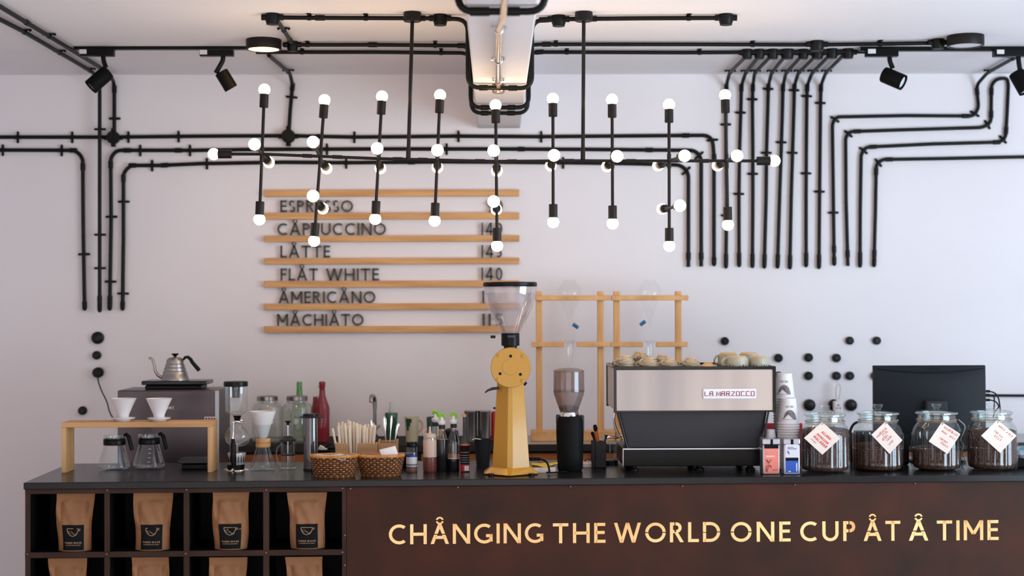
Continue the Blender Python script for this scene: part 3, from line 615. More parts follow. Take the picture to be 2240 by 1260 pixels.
# pigeonhole shelf unit
x_l = CL(55, 1068).x; x_r = CL(757, 1070).x; FB = .012; CD = .34
su = croot('shelf_unit', 0, 0, 0, 'rusty brown metal pigeonhole shelf unit holding kraft coffee bags', 'shelf unit'); zt = TOP-ST
def cx(px, py=1140): return CL(px, py, FB).x
def cz(px, py): return TOP+CL(px, py, FB).z
rails = [(zt, cz(400, 1078)), (cz(400, 1205), cz(400, 1217.5)), (cz(400, 1345), cz(400, 1357)), (.06, .0)]
divs = [(x_l, cx(66)), (cx(228), cx(240)), (cx(401.5), cx(414)), (cx(575.5), cx(588.5)), (cx(748), cx(757))]
mb = MB()
for a, b in divs: mb.box((a, FB, 0), (b, FB+.006, zt))
mb.build('upright', 'rust_frame', su, bevel=.001)
mb = MB()
for a, b in rails[1:]: mb.box((x_l, FB-.002, min(a, b)), (x_r, FB+.004, max(a, b)))
mb.box((x_l, FB-.002, rails[0][1]), (x_r, FB+.004, zt)); mb.build('rail', 'rust_frame', su, bevel=.001)
for k, (a, b) in enumerate(rails[1:-1]): MB().box((x_l+.006, FB+.006, min(a, b)+.002), (x_r-.006, CD, max(a, b)-.004)).build('shelf', 'black_matt', su)
MB().box((x_l+.006, FB+.006, 0), (x_r-.006, CD, .055)).build('plinth', 'black_matt', su)
for a, b in divs: m_ = (a+b)/2; MB().box((m_-.004 if a > x_l+.01 else x_l, FB+.006, .05), (m_+.004, CD, zt-.001)).build('partition', 'black_matt', su)
MB().box((x_l, CD, 0), (x_r, CD+.01, zt-.001)).build('back_panel', 'black_matt', su)
MB().box((x_l, FB+.006, zt-.016), (x_r, CD, zt-.001)).build('top_panel', 'black_matt', su)
bm_ = MB()
def boltc(px, py): p = CL(px, py, FB-.002); return Vector((p.x, FB-.002, TOP+p.z))
for px, py in ((234, 1072), (408, 1071), (582, 1071), (749, 1068), (60, 1212), (233, 1212), (406, 1211), (582, 1209), (749, 1208)):
    c = boltc(px, py); MB().axl(c, c-Vector((0, .004, 0)), [(.0042, 0), (.004, .7), (.0025, 1)], 12).build('bolt', 'bolt', su)
# rust panel with the cut-out slogan
x_e = LEN-.02
fp = croot('front_panel', x_r+.001, 0, 0, 'rust brown steel counter front bearing a glowing gold slogan', 'counter front')
pm = MB().box((.0, FB, 0), (x_e-x_r, FB+.012, TOP-ST-.001)).build('panel', 'rust', fp, bevel=.001)
MB().box((.3, FB+.012, 0), (x_e-x_r, FB+.03, TOP-ST-.002)).box((x_e-x_r-.02, FB+.012, 0), (x_e-x_r, DEP-.05, TOP-ST-.002)).box((0, DEP-.07, 0), (x_e-x_r, DEP-.05, TOP-ST-.002)).build('carcass', 'black_matt', fp)
for px, py in ((766, 1069), (1001, 1066), (1247, 1064), (1492, 1063), (1738, 1060), (2001, 1057), (754, 1171), (754, 1236)):
    c = boltc(px, py)-Vector((x_r, 0, 0)); MB().axl(c, c-Vector((0, .004, 0)), [(.0042, 0), (.004, .7), (.0025, 1)], 12).build('bolt', 'bolt', fp)
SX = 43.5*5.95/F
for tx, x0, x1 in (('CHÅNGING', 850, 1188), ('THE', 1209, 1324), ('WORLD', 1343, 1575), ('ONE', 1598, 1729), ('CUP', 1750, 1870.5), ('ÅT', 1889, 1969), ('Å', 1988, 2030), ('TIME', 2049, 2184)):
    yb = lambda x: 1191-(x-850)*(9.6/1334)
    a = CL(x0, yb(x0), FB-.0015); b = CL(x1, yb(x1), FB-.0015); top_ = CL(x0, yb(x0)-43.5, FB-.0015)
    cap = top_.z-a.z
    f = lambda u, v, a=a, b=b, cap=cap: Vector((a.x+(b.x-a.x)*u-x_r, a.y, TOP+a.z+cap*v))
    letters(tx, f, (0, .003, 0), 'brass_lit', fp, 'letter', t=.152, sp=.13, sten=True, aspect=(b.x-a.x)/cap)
# ================================================================== kraft bags in the pigeonholes
def bag(xt0, xt1, yt, xb0, xb1, yb, label, seed, b=.07, bottom=None, tilt=0):
    rnd = random.Random(seed); p0 = CL((xb0+xb1)/2, yb, b)
    zb = TOP+p0.z if bottom is None else bottom
    e = croot('coffee_bag', p0.x, b, zb, label, 'coffee bag', 'kraft coffee bags in the pigeonholes')
    H = TOP+CL((xt0+xt1)/2, yt, b).z-zb
    L0, L1 = CL(xb0, yb, b).x-p0.x, CL(xb1, yb, b).x-p0.x; T0, T1 = CL(xt0, yt, b).x-p0.x, CL(xt1, yt, b).x-p0.x
    ph = [rnd.uniform(0, 6) for _ in range(6)]
    def surf(u, v, s=-1, off=0):                       # u -1..1, v 0..1
        l = L0+(T0-L0)*v; r_ = L1+(T1-L1)*v; pinch = .004*math.sin(v*7+ph[0]); l += pinch*.7; r_ -= .003*math.sin(v*6+ph[1])
        x = (l+r_)/2+(r_-l)/2*u
        th = .034*max(0, 1-v/.86)**.55+.0012 if v < .86 else .0012
        f_ = (1-abs(u)**3.2); cr = .006*math.sin(9*v+3.5*u+ph[2])*math.sin(5*u+4*v+ph[3])*(1 if .36 < v < .84 else .15)+(.006*math.exp(-((abs(u)-.72)/.1)**2)*(1 if v > .45 else .5)*(v < .84))
        if v > .86: cr = .0006*math.sin(60*v)
        return Vector((x, s*(th*f_+.0006)+(cr if s < 0 else 0)-off*1.0 if s < 0 else th*f_*.6+.0006, H*v))
    nu, nv = 22, 34; mb = MB(); vs = []; fs = []
    for s_ in (-1, 1):
        for j in range(nv+1):
            for i in range(nu+1): vs.append(surf(-1+2*i/nu, j/nv, s_))
    q = (nu+1)*(nv+1)
    for s_ in (0, 1):
        for j in range(nv):
            for i in range(nu):
                k = s_*q+j*(nu+1)+i; fs.append((k, k+1, k+nu+2, k+nu+1))
    for j in range(nv):
        for i in (0, nu): k = j*(nu+1)+i; fs.append((k, k+nu+1, q+k+nu+1, q+k))
    for i in range(nu):
        for j in (0, nv): k = j*(nu+1)+i; fs.append((k, q+k, q+k+1, k+1))
    mb.add(vs, fs).build('pouch', 'kraft', e, smooth=True)
    if yb < 1230:
        u0, u1, v0, v1 = -.62, .62, .02, .445; vs = []; fs = []; n = 12
        P = lambda a, c, off=.0016: surf(u0+(u1-u0)*a, v0+(v1-v0)*c, -1, off)
        for off in (.0016, .0004):
            for j in range(n+1):
                for i in range(n+1): vs.append(P(i/n, j/n, off))
        q = (n+1)**2
        for j in range(n):
            for i in range(n): k = j*(n+1)+i; fs.append((k, k+1, k+n+2, k+n+1))
        for i in range(n):
            for a_, b_ in ((i, i+1), (n*(n+1)+i, n*(n+1)+i+1), (i*(n+1), (i+1)*(n+1)), (i*(n+1)+n, (i+1)*(n+1)+n)): fs.append((a_, b_, q+b_, q+a_))
        lb = MB().add(vs, fs).build('label', 'label_black', e)
        wm = MB(); off = .0026
        cup = [P(.5+.26*math.cos(R(a)), .86-.3*abs(math.sin(R(a))), off) for a in range(180, 361, 12)]
        wm.tube(cup+[cup[0]], .0011, 6); wm.tube([P(.22, .78, off), P(.38, .66, off), P(.5, .7, off), P(.62, .62, off), P(.76, .74, off)], .0005, 5); wm.tube([P(.26, .74, off), P(.42, .76, off), P(.55, .62, off), P(.68, .6, off)], .0005, 5)
        wm.tube([P(.77, .83, off), P(.85, .845, off), P(.84, .79, off), P(.77, .78, off)], .0012, 6)
        wm.build('cup_emblem', 'label_print', lb)
        f = lambda u, v: P(.1+.8*u, .265+.065*v, .0026); letters('THIRD WAVE', f, (0, .0006, 0), 'label_print', lb, 'print', t=.16, sp=.3, merge=True)
        f = lambda u, v: P(.14+.72*u, .185+.035*v, .0026); letters('COFFEE ROASTERS', f, (0, .0006, 0), 'label_print', lb, 'print', t=.15, sp=.24, merge=True)
    return e
zs1 = max(rails[1])-.001
def bag1(*a, **k):  # stands on the middle shelf
    return bag(*a, **k)
s1 = max(rails[1])-.002
bag(122.5, 206.5, 1076, 127, 199, 1197, 'kraft coffee bag with black cup label in the upper left pigeonhole', 1, bottom=s1)
bag(292, 377.5, 1076, 297, 371, 1199, 'kraft coffee bag in the upper pigeonhole second from the left', 2, bottom=s1)
bag(464, 546, 1075, 468, 541, 1196, 'kraft coffee bag in the upper pigeonhole third from the left', 3, bottom=s1)
bag(629, 714, 1077, 637, 709, 1198, 'kraft coffee bag in the upper pigeonhole beside the rust panel', 5, bottom=s1)
s2 = max(rails[2])-.002
bag(106, 189, 1221, 118, 190, 1345, 'kraft coffee bag in the lower left pigeonhole, cut by the picture', 6, bottom=s2)
bag(287, 370, 1219, 293, 366, 1345, 'kraft coffee bag in the lower pigeonhole second from the left', 7, bottom=s2)
bag(456, 540, 1219, 460, 533, 1345, 'kraft coffee bag in the lower pigeonhole third from the left', 8, bottom=s2)
bag(624, 707, 1218, 630, 702, 1345, 'kraft coffee bag in the lower pigeonhole beside the rust panel', 9, bottom=s2)
# ================================================================== back counter and the grey appliance
DB = 7.55; bx0 = W(521, 980, DB).x; bx1 = 3.1; xs_ = W(1125, 960, DB).x; YB = CAM.y+DB
bcn = empty('back_counter', (bx0, YB, 0), 'low back counter against the wall with a dark edge and wood drawers', 'counter')
MB().box((0, 0, TOP-.035), (xs_-bx0, -YB-.004, TOP)).build('dark_top', 'black_matt', bcn, bevel=.003); MB().box((xs_-bx0+.001, 0, TOP-.035), (bx1-bx0, -YB-.004, TOP)).build('pale_top', 'back_top', bcn, bevel=.003)
MB().box((0, -.004, TOP-.036), (bx1-bx0, .03, TOP-.001)).build('front_edge', 'back_dark', bcn, bevel=.002)
MB().box((.01, .03, 0), (bx1-bx0-.01, -YB-.004, TOP-.036)).build('carcass', 'back_dark', bcn)
dx = (bx1-bx0)/5
for i in range(5):
    dr = MB().box((i*dx+.015, .012, TOP-.29), ((i+1)*dx-.01, .03, TOP-.047)).build('drawer', 'drawer_wood', bcn, bevel=.002)
    d2 = MB().box((i*dx+.015, .012, .1), ((i+1)*dx-.01, .03, TOP-.31)).build('door', 'drawer_wood', bcn, bevel=.002)
    MB().rod((i*dx+dx*.4, -.006, TOP-.18), (i*dx+dx*.6, -.006, TOP-.18), .005).build('handle', 'black', dr)
t = T('glass_door_cabinet', 'tall grey appliance with a glossy front standing behind the wooden stand', 'appliance', 370, 1010, D=7.2, z=0)
aw0 = t.p(258.5, 853); aw1 = t.p(480, 853)
MB().box((aw0.x, 0, 0), (aw1.x, .29, aw1.z)).build('housing', 'appliance_side', t.o, bevel=.004)
MB().box((aw0.x+.002, -.02, .06), (aw1.x-.018, 0, aw1.z-.002)).build('glossy_door', 'appliance_grey', t.o, bevel=.003)
MB().box((aw1.x-.018, -.02, .06), (aw1.x, 0, aw1.z-.002)).build('edge_strip', 'grey_trim', t.o, bevel=.002)
q0, q1 = t.p(366, 895, -.021), t.p(381, 886, -.021)
letters('ler', lambda u, v: Vector((q0.x+(q1.x-q0.x)*u, -.0215, q0.z+(q1.z-q0.z)*v)), (0, .0015, 0), 'sticker_white', t.o, 'print', t=.2, merge=True)
MB().box((t.p(449, 913).x, -.0215, t.p(449, 920).z), (t.p(474, 912).x, -.019, t.p(449, 911).z)).build('sticker', 'paper_white', t.o)
for k in range(4): MB().box((t.p(451+k*6, 913).x, -.0222, t.p(449, 920).z+.002), (t.p(455+k*6, 912).x, -.0205, t.p(449, 913).z)).build('sticker_print', 'brown_print', t.o)
ATOP = aw1.z
# kettle on its scale, on the appliance
t = T('kitchen_scale', 'black flat scale on top of the grey appliance', 'scale', 380, 851, D=7.3, z=ATOP)
t.bx('body', 'black', 317, 843, 440, 'B', -.05, .1, bevel=.004); t.bx('plate', 'black_gloss', 309, 833.5, 451, 842, -.075, .11, bevel=.004)
t = T('gooseneck_kettle', 'steel gooseneck kettle with a black handle on the flat scale', 'kettle', 380, 833, D=7.31, z=ATOP+(W(380, 833.5, 7.3).z-W(380, 851, 7.3).z)+.001)
t.lat('body', 'steel', [(30, 'B'), (30.5, 829), (29, 826), (28, 821), (26.5, 819), (26, 813), (24, 811), (23.5, 805), (21.5, 803), (21, 797), (19, 795), (18.5, 789), (17, 785.5), (15, 784)], cx=383)
t.lat('lid', 'steel', [(15.5, 785), (14, 782.5), (6, 781), (1, 780.5)], cx=383); t.lat('lid_knob', 'black', [(2.5, 781.5), (3, 779), (7.5, 775.5), (8, 773.5), (7, 773)], cx=383)
t.tb('spout', 'steel', [(356, 826), (346, 821), (340, 812), (338, 800), (335, 789), (331, 784), (326, 782.5)], [4.2, 3.6, 3.2, 3, 2.8, 2.6, 2.6], n=10)
t.tb('handle', 'black', [(401, 787), (405, 781.5), (411, 781), (417, 786), (421, 793), (428, 801), (434, 808), (436, 811)], [2.4, 3.2, 3.6, 4, 4.2, 4.4, 4.6, 4], n=10)
# ================================================================== things on the front counter, left part
t = T('display_stand', 'light wooden bench stand on the left of the counter', 'wooden stand', 300, 1034)
x0 = t.p(134.5, 1000).x; x1 = t.p(464, 1000).x; zt_ = t.p(300, 923.5).z; d = .125; th = t.p(300, 923.5).z-t.p(300, 935).z
MB().box((x0, 0, zt_-th), (x1, d, zt_)).build('top_board', 'stand_wood', t.o, bevel=.0015)
MB().box((x0, 0, 0), (x0+.0185, d, zt_-th)).build('leg', 'stand_wood_up', t.o, bevel=.0015); MB().box((x1-.0185, 0, 0), (x1, d, zt_-th)).build('leg', 'stand_wood_up', t.o, bevel=.0015)
SZ = TOP+zt_; SD = t.D
def v60(cx, label):
    t = T('coffee_dripper', label, 'dripper', cx, 918, D=SD+.055, z=SZ, group='white ceramic drippers on the stand')
    t.lat('cone', 'ceramic', [(11, 914), (12, 909), (13, 905), (20, 889), (27, 874), (28.5, 871.5), (27.6, 871.3), (26, 874), (18, 892), (11, 906), (.01, 907)])
    t.lat('saucer', 'ceramic', [(15, 'B'), (16, 917.5), (24, 916), (25.5, 913.5), (24, 913.2), (16, 914.5), (12, 912), (.01, 912)])
v60(270, 'left white ceramic coffee dripper on the wooden stand'); v60(348, 'right white ceramic coffee dripper on the wooden stand')
def server(cx, py, label):
    t = T('glass_server', label, 'carafe', cx, py, r=.055, group='glass servers under the stand')
    t.lat('flask', 'jar_glass', [(20, 'B'), (31, py-7), (34.5, py-12), (34, py-16), (22, py-56), (21.5, py-76), (22.5, py-80)], cap=False)
    t.lat('base', 'jar_glass', [(31, py-7), (20, 'B'), (.01, 'B')], cap=False)
    t.lat('band', 'black', [(23.6, py-58), (24, py-60), (24, py-70), (22.5, py-72)], cx=cx)
    t.lat('lid', 'clear_glass', [(22.8, py-72), (23.2, py-78), (21, py-80.5), (.01, py-80.5)])
    t.tb('handle', 'black', [(cx+20, py-78), (cx+25, py-81), (cx+31, py-76), (cx+34, py-64), (cx+37, py-52), (cx+39, py-46)], [3, 4.2, 4.6, 4.4, 4.6, 4.2], n=12)
    for k in range(5): MB().box((t.p(cx+3, 1000).x, t.p(cx, 1000).y-(.0065*(k)+.038)-.0, t.zz(py-48+k*9)), (t.p(cx+9, 1000).x, t.p(cx, 1000).y-(.0065*k+.038)+.0008, t.zz(py-49+k*9))).build('graduation_mark', 'paper_white', t.o)
server(250.5, 1031, 'left glass coffee server with a black collar under the stand'); server(326, 1029, 'right glass coffee server with a black collar under the stand')
t = T('kitchen_scale', 'black thin scale lying on the counter under the stand', 'scale', 424, 1027, r=.0)
t.bx('body', 'black', 397, 1016, 450, 'B', 0, .12, bevel=.003); t.bx('plate', 'black_gloss', 389, 1005.5, 456, 1014, -.004, .135, bevel=.002)
# siphon brewer
t = T('siphon_brewer', 'glass siphon brewer with a black lid and chromed stand', 'siphon', 516, 1032, r=.07)
t.lat('foot', 'chrome', [(28, 'B'), (29, 1029), (27, 1026), (20, 1024), (.01, 1024)], cx=516)
t.lat('burner', 'siphon_grey', [(14, 1018), (16, 1010), (20, 992), (19.5, 990)], cx=518, cap=False); t.lat('burner_base', 'black', [(19, 1026), (19, 1016), (.01, 1016)], cx=516)
for k in range(7):
    a = math.pi*(1.15+.7*k/6); MB().tube([(t.p(518, 1000).x+.0335*math.cos(a), .0335*math.sin(a), t.zz(1010)), (t.p(518, 1000).x+.0345*math.cos(a), .0345*math.sin(a), t.zz(997))], .0018, 6).build('vent_slot', 'black', t.o)
t.lat('lower_bulb', 'jar_glass', [(8, 919), (9, 924), (16, 932), (25, 942), (28.5, 954), (26, 966), (18, 974), (6, 977), (.01, 977)], cx=520)
t.lat('rubber_seal', 'black', [(6, 920), (7, 914), (9.5, 909), (8, 909)], cx=519)
t.lat('upper_chamber', 'jar_glass', [(4, 912), (14, 906), (22, 902), (24, 898), (24.5, 846)], cx=517, cap=False)
t.lat('lid', 'black', [(26, 845), (26.5, 841), (26, 835), (24, 834), (.01, 834)], cx=516); t.lat('lid_tube', 'black_glass', [(7, 870), (8, 868), (8.5, 846)], cx=516)
t.tb('post', 'chrome', [(511, 925, -.02), (510, 945, -.035), (509, 965, -.035)], 2.2); t.tb('handle_grip', 'black', [(509, 960, -.035), (510, 975, -.036), (510.5, 1000, -.036), (511, 1022, -.036)], [4, 6, 6.6, 5], n=14)
t.tb('clamp', 'chrome', [(512, 1027, -.05), (508, 1030, -.05)], 4); t.tb('clamp_ring', 'chrome', [(509, 924, -.015), (519, 922, -.02), (530, 924, -.015)], 3.2); MB().ball(t.p(528, 920, -.02), .008).build('thumb_knob', 'chrome', t.o)
# pour-over carafe with paper filter
t = T('pour_over_carafe', 'hourglass glass carafe with a wooden collar and white paper filter', 'carafe', 575, 1031, r=.055)
t.lat('glass_body', 'jar_glass', [(18, 'B'), (26, 1027), (27.5, 1020), (25, 1010), (14, 978), (12, 968), (15.5, 950), (20, 928)], cx=575, cap=False)
t.lat('base', 'jar_glass', [(26, 1027), (18, 'B'), (.01, 'B')], cx=575)
t.lat('wood_collar', 'stand_wood', [(13, 979), (16, 977), (16.3, 970), (15, 968.5), (16.3, 967), (16.3, 960), (14, 958)], cx=575.5, cap=False)
t.lat('paper_filter', 'paper_white', [(6, 962), (10.5, 955), (19.5, 926), (20.1, 925), (28, 900), (27.3, 899.5), (18, 928), (5, 958)], cx=575, cap=False)
# glass press
t = T('french_press', 'small clear glass plunger jug between the carafe and the tall press', 'coffee press', 630, 1028, r=.04)
t.lat('beaker', 'jar_glass', [(17, 'B'), (17.5, 1024), (15, 1021), (15.5, 966), (16.5, 964)], cx=630, cap=False); t.lat('foot', 'jar_glass', [(20, 'B'), (20, 1025), (15, 1024), (.01, 1023)], cx=630)
t.lat('lid', 'dull_glass', [(18, 964), (17, 960), (8, 955), (2, 952)], cx=630); t.lat('lid_rim', 'grey_plastic', [(17.5, 964.5), (18, 961), (9, 954.5), (8, 954), (.01, 953)], cx=630)
t.tb('plunger_rod', 'chrome', [(630, 925), (630, 1018)], 1.3); t.lat('plunger_knob', 'black', [(2.5, 930), (3, 925), (7, 922), (7, 920.5)], cx=630); t.lat('plunger_disc', 'grey_plastic', [(15, 996), (15, 993), (.01, 992)], cx=630)
t.tb('handle', 'jar_glass', [(615, 972), (606, 980), (604, 993), (607, 1008), (614, 1018)], 2.2, rad=.02)
# tall press
t = T('tube_coffee_press', 'tall smoky tube coffee press with a black cap', 'coffee press', 681, 1030, r=.03)
t.lat('outer_tube', 'press_smoke', [(15.5, 1027), (15.5, 914)], cx=680, cap=False); t.lat('inner_plunger', 'press_smoke', [(12, 968), (12.5, 912)], cx=680, cap=False)
t.lat('lower_chamber', 'black_glass', [(14.8, 'B'), (14.8, 964), (.01, 964)], cx=680); t.lat('filter_cap', 'black', [(16.5, 'B'), (17, 1028), (16.4, 1024), (15.8, 1024)], cx=680)
t.lat('flange', 'grey_plastic', [(24, 913), (25, 911.5), (17, 910)], cx=680); t.lat('cap', 'black', [(16.5, 911), (17, 907), (16.5, 905), (.01, 904.5)], cx=680)
# ------------------------------------------------------------------ baskets
def basket(cx, py, rx, rt, yt, label):
    t = T('wicker_basket', label, 'basket', cx, py, r=.085, group='oval wicker baskets'); k = t.k; Hh = t.zz(yt); sy = .62
    def ell(r, a): return Vector((r*k*math.cos(a), sy*r*k*math.sin(a)+.0, 0))
    lo = MB(); dk = MB(); rows_ = 9; ns = 20
    for j in range(rows_):
        f_ = (j+.7)/(rows_+.3); r0 = rx+(rt-rx)*f_**.8
        for mb, ph in ((dk, 0), (lo, math.pi)):
            pts = []
            for i in range(ns*6):
                a = 2*math.pi*i/(ns*6); wv = 1.5*math.sin(ns*a+ph+(j % 2)*math.pi)-(.5 if mb is lo else 0)
                p = ell(r0+wv, a); p.z = Hh*f_*.97; pts.append(p)
            mb.tube(pts, Hh/rows_*(.5 if mb is dk else .34), 6, closed=True)
    dk.build('weave', 'rattan_dark', t.o); lo.build('weave', 'rattan', t.o)
    st = MB()
    for i in range(ns):
        a = 2*math.pi*i/ns; p = ell(rx-.4, a); q = ell(rt-.6, a); q.z = Hh; st.tube([p, (p+q)/2+ell(.6, a), q], .0012, 5)
    st.build('stakes', 'rattan', t.o); t.o.children[-1]['kind'] = 'stuff'
    for z, rr, tk in ((.003, rx, .004), (Hh, rt, .0062)):
        pts = [ell(rr+.5*math.sin(46*2*math.pi*i/184), 2*math.pi*i/184)+Vector((0, 0, z+.0012*math.cos(46*2*math.pi*i/184))) for i in range(184)]
        MB().tube(pts, tk, 8, closed=True).build('rim' if z > .01 else 'foot_rim', 'rattan', t.o)
    MB().lathe([(rx*k*.98, .002), (.01*k, .002)], sy=sy, n=40).build('bottom', 'rattan_dark', t.o)
    return t, Hh, sy
t, Hb, sy_ = basket(731, 1047, 41, 50, 997, 'left oval wicker basket of pale sachets on the counter')
def sachet(t, x, y, z, m, rz, tx, ty, label, group, s=1.0, nm='sugar_sachet'):
    w_, h_ = .033*s, .0225*s; vs = []; fs = []; n = 8
    Mx = Matrix.Translation(t.loc+Vector((x, y, z))) @ Matrix.Rotation(rz, 4, 'Z') @ Matrix.Rotation(tx, 4, 'X') @ Matrix.Rotation(ty, 4, 'Y')
    for s_ in (1, -1):
        for j in range(n+1):
            for i in range(n+1):
                u, v = -1+2*i/n, -1+2*j/n; vs.append((u*w_, v*h_, s_*(.0045*(1-u**4)*(1-v**4)+.0003)))
    q = (n+1)**2
    for s_ in (0, 1):
        for j in range(n):
            for i in range(n): k = s_*q+j*(n+1)+i; fs.append((k, k+1, k+n+2, k+n+1))
    for i in range(n):
        for a_, b_ in ((i, i+1), (n*(n+1)+i, n*(n+1)+i+1), (i*(n+1), (i+1)*(n+1)), (i*(n+1)+n, (i+1)*(n+1)+n)): fs.append((a_, b_, q+b_, q+a_))
    o = MB().add(vs, fs).build(nm, m, None); o.matrix_world = Mx; tag(o, label, 'sachet', group); return o
rnd = random.Random(3)
for i in range(11):
    a = i*2.4; r_ = .058*math.sqrt((i+.5)/11)
    sachet(t, r_*math.cos(a), r_*.55*math.sin(a), Hb-.010+.0022*(i % 5), 'sachet_white', rnd.uniform(0, 3), rnd.uniform(-.25, .25), rnd.uniform(-.2, .2), 'pale white sugar sachet lying in the left wicker basket', 'white sachets in the left basket')
t, Hb, sy_ = basket(833, 1045, 39, 49.5, 996, 'right oval wicker basket with brown sachets and a napkin')
for i in range(9):
    a = i*2.4+.6; r_ = .05*math.sqrt((i+.5)/9)
    sachet(t, r_*math.cos(a)-.008, r_*.5*math.sin(a), Hb-.008+.003*(i % 5), 'sachet_brown', rnd.uniform(-.5, .5), rnd.uniform(-.1, .4), rnd.uniform(-.3, .3), 'brown sugar sachet heaped in the right wicker basket', 'brown sachets in the right basket', 1.15)
o = sachet(t, .033, -.01, Hb+.012, 'paper_white', .5, .9, -.35, 'folded white napkin sticking up from the right wicker basket', None, 1.0, 'folded_napkin'); o['category'] = 'napkin'
# ------------------------------------------------------------------ stirrer box
t = T('stirrer_box', 'wooden caddy with rounded front panels behind the wicker baskets', 'caddy', 800, 1021, r=.0); SB = t
z0 = lambda py: t.zz(py)
t.bx('front_panel', 'box_wood', 733, 969.5, 762, 'B', 0, .006, bevel=.002); t.bx('front_panel', 'box_wood', 783, 969.5, 826, 'B', 0, .006, bevel=.002)
t.bx('side_panel', 'box_wood', 733, 969.5, 737, 'B', .006, .07, bevel=.001); t.bx('side_panel', 'box_wood', 822, 969.5, 826, 'B', .006, .07, bevel=.001)
t.bx('back_panel', 'box_wood', 733, 967, 826, 'B', .07, .076, bevel=.001); t.bx('floor_board', 'box_wood', 736, 1004, 823, 'B', .006, .07, bevel=0)
t.bx('cutlery_bin', 'box_wood', 827, 963, 831, 'B', .004, .07, bevel=.001); t.bx('cutlery_bin', 'box_wood', 866, 963, 869.5, 'B', .004, .07, bevel=.001); t.bx('cutlery_bin', 'box_wood', 831, 970, 866, 'B', .0, .006, bevel=.001); t.bx('cutlery_bin', 'box_wood', 831, 963, 866, 'B', .07, .076, bevel=.001)
rnd = random.Random(11)
specs = []
for i in range(42):
    f_ = i/41; xb = 742+74*f_+rnd.uniform(-1.5, 1.5); ln = rnd.uniform(-1, 1); yt = 930+rnd.uniform(-6, 8)-3*math.sin(f_*6); xt = xb+(f_-.5)*8+rnd.uniform(-3, 3)-(10 if i == 0 else 0)
    if 762 < xb < 783: yt -= 2
    specs.append((xb, xt, yt, .012+.05*((i*7) % 10)/10))
for xb, xt, yt, dy in specs:
    p = SB.p(xb, 1004, dy); p.z = .006; q = SB.p(xt, yt, dy); p += SB.loc; q += SB.loc; m_ = p.lerp(q, .6)+Vector((rnd.uniform(-.002, .002), 0, 0))
    mb = MB().tube([p, m_, q-(q-p)*.03, q], [.0052, .0052, .0052, .0026], 6, flat=.6); o = mb.build('coffee_stirrer', 'stirrer_wood', None, org=p)
    tag(o, 'thin pale wooden stirrer standing in the wooden caddy' if xb > 743.5 or xt > xb-8 else 'leftmost wooden stirrer, leaning outward over the caddy edge', 'stirrer', 'wooden stirrers in the caddy')
def spoon(xb, xt, yt, label, dy, kind='handle', lean=0, nm='spoon', wd=1.0):
    p = SB.p(xb, 1000, dy)+SB.loc; q = SB.p(xt, yt, dy)+SB.loc; mb = MB(); d = q-p
    mb.tube([p, p+d*.35, p+d*.62, p+d*.78, p+d*.92, q], [.002*wd, .0022*wd, .0035*wd, .0068*wd, .007*wd, .003*wd], 10, flat=.35); o = mb.build(nm, 'chrome', None, org=p); tag(o, label, 'cutlery', 'cutlery in the wooden caddy'); return o
spoon(846, 841, 911, 'steel spoon with a broad shiny top, leftmost in the caddy bin', .03, wd=1.1); spoon(851, 857, 909, 'slim steel spoon handle standing upright in the middle of the caddy bin', .02, wd=.75); spoon(858, 871.5, 925, 'short steel spoon leaning right at the edge of the caddy bin', .03)
spoon(824, 812, 919, 'steel tongs leaning left beside the wooden stirrers', .03, nm='tongs', wd=.8); 
# dark bowls behind
t = T('black_bowl', 'round black bowl behind the tall press', 'bowl', 716, 1021, r=.03); t.lat('shell', 'black', [(20, 'B'), (25, 1012), (27, 982), (26, 982), (24, 1006), (.01, 1008)], cx=716)
t2 = T('coffee_scoop', 'pale wooden scoop lying in the black bowl', 'scoop', 700, 985, D=t.D, z=TOP+.05); MB().lathe([(.0001, 0), (.012, .004), (.019, .02), (.018, .034)], n=20, mtx=Matrix.Rotation(.5, 4, 'Y')).build('cup', 'tag_card', t2.o)
MB().tube([(.01, 0, .012), (.03, 0, .036), (.052, 0, .044)], .0035, 8).build('handle', 'black', t2.o)
t = T('sugar_pot', 'low black pot between the right basket and the spice shaker', 'pot', 888, 1021, r=.03); t.lat('body', 'black', [(22, 'B'), (24, 1008), (24, 992), (22, 991), (.01, 991)], cx=888)
# spice shaker
t = T('spice_shaker', 'glass spice shaker with a black cap and blue banded label', 'shaker', 901, 1032, r=.022)
t.lat('glass_body', 'jar_glass', [(11, 'B'), (12, 1028), (12, 980), (10.5, 977)], cx=901, cap=False); t.lat('spice', 'spice', [(11, 'B'), (11.2, 1026), (11.2, 1018), (.01, 1017)], cx=901)
t.lat('label', 'paper_white', [(12.3, 1020), (12.3, 999)], cx=901, cap=False); t.lat('label_band', 'label_blue', [(12.5, 999), (12.5, 995)], cx=901, cap=False); t.lat('label_print', 'grey_ink', [(12.5, 1017.5), (12.5, 1014)], cx=901, cap=False); t.lat('cap', 'black', [(12, 977), (12.4, 975), (12.4, 969), (11, 966.5), (.01, 966)], cx=901)
# squeeze bottle
t = T('squeeze_bottle', 'translucent squeeze bottle half full of red brown syrup', 'bottle', 940.5, 1033, r=.026)
t.lat('body', 'milky_glass', [(13.8, 'B'), (14.6, 1029), (14.6, 962), (14, 957), (12, 955)], cx=940.5, cap=False); t.lat('syrup', 'honey_red', [(14, 'B'), (14.9, 1028), (14.9, 1000), (.01, 999)], cx=940.5); t.lat('upper_body', 'squeeze', [(14.9, 999), (14.9, 963), (13, 958)], cx=940.5, cap=False)
t.lat('cap', 'squeeze', [(14, 957), (14.4, 955), (13.5, 949), (5, 948), (3, 946), (2.4, 935), (2, 933)], cx=940.5); t.tb('cap_loop', 'squeeze', [(929, 952), (924, 945), (928, 940), (934, 938)], .8, rad=.01)
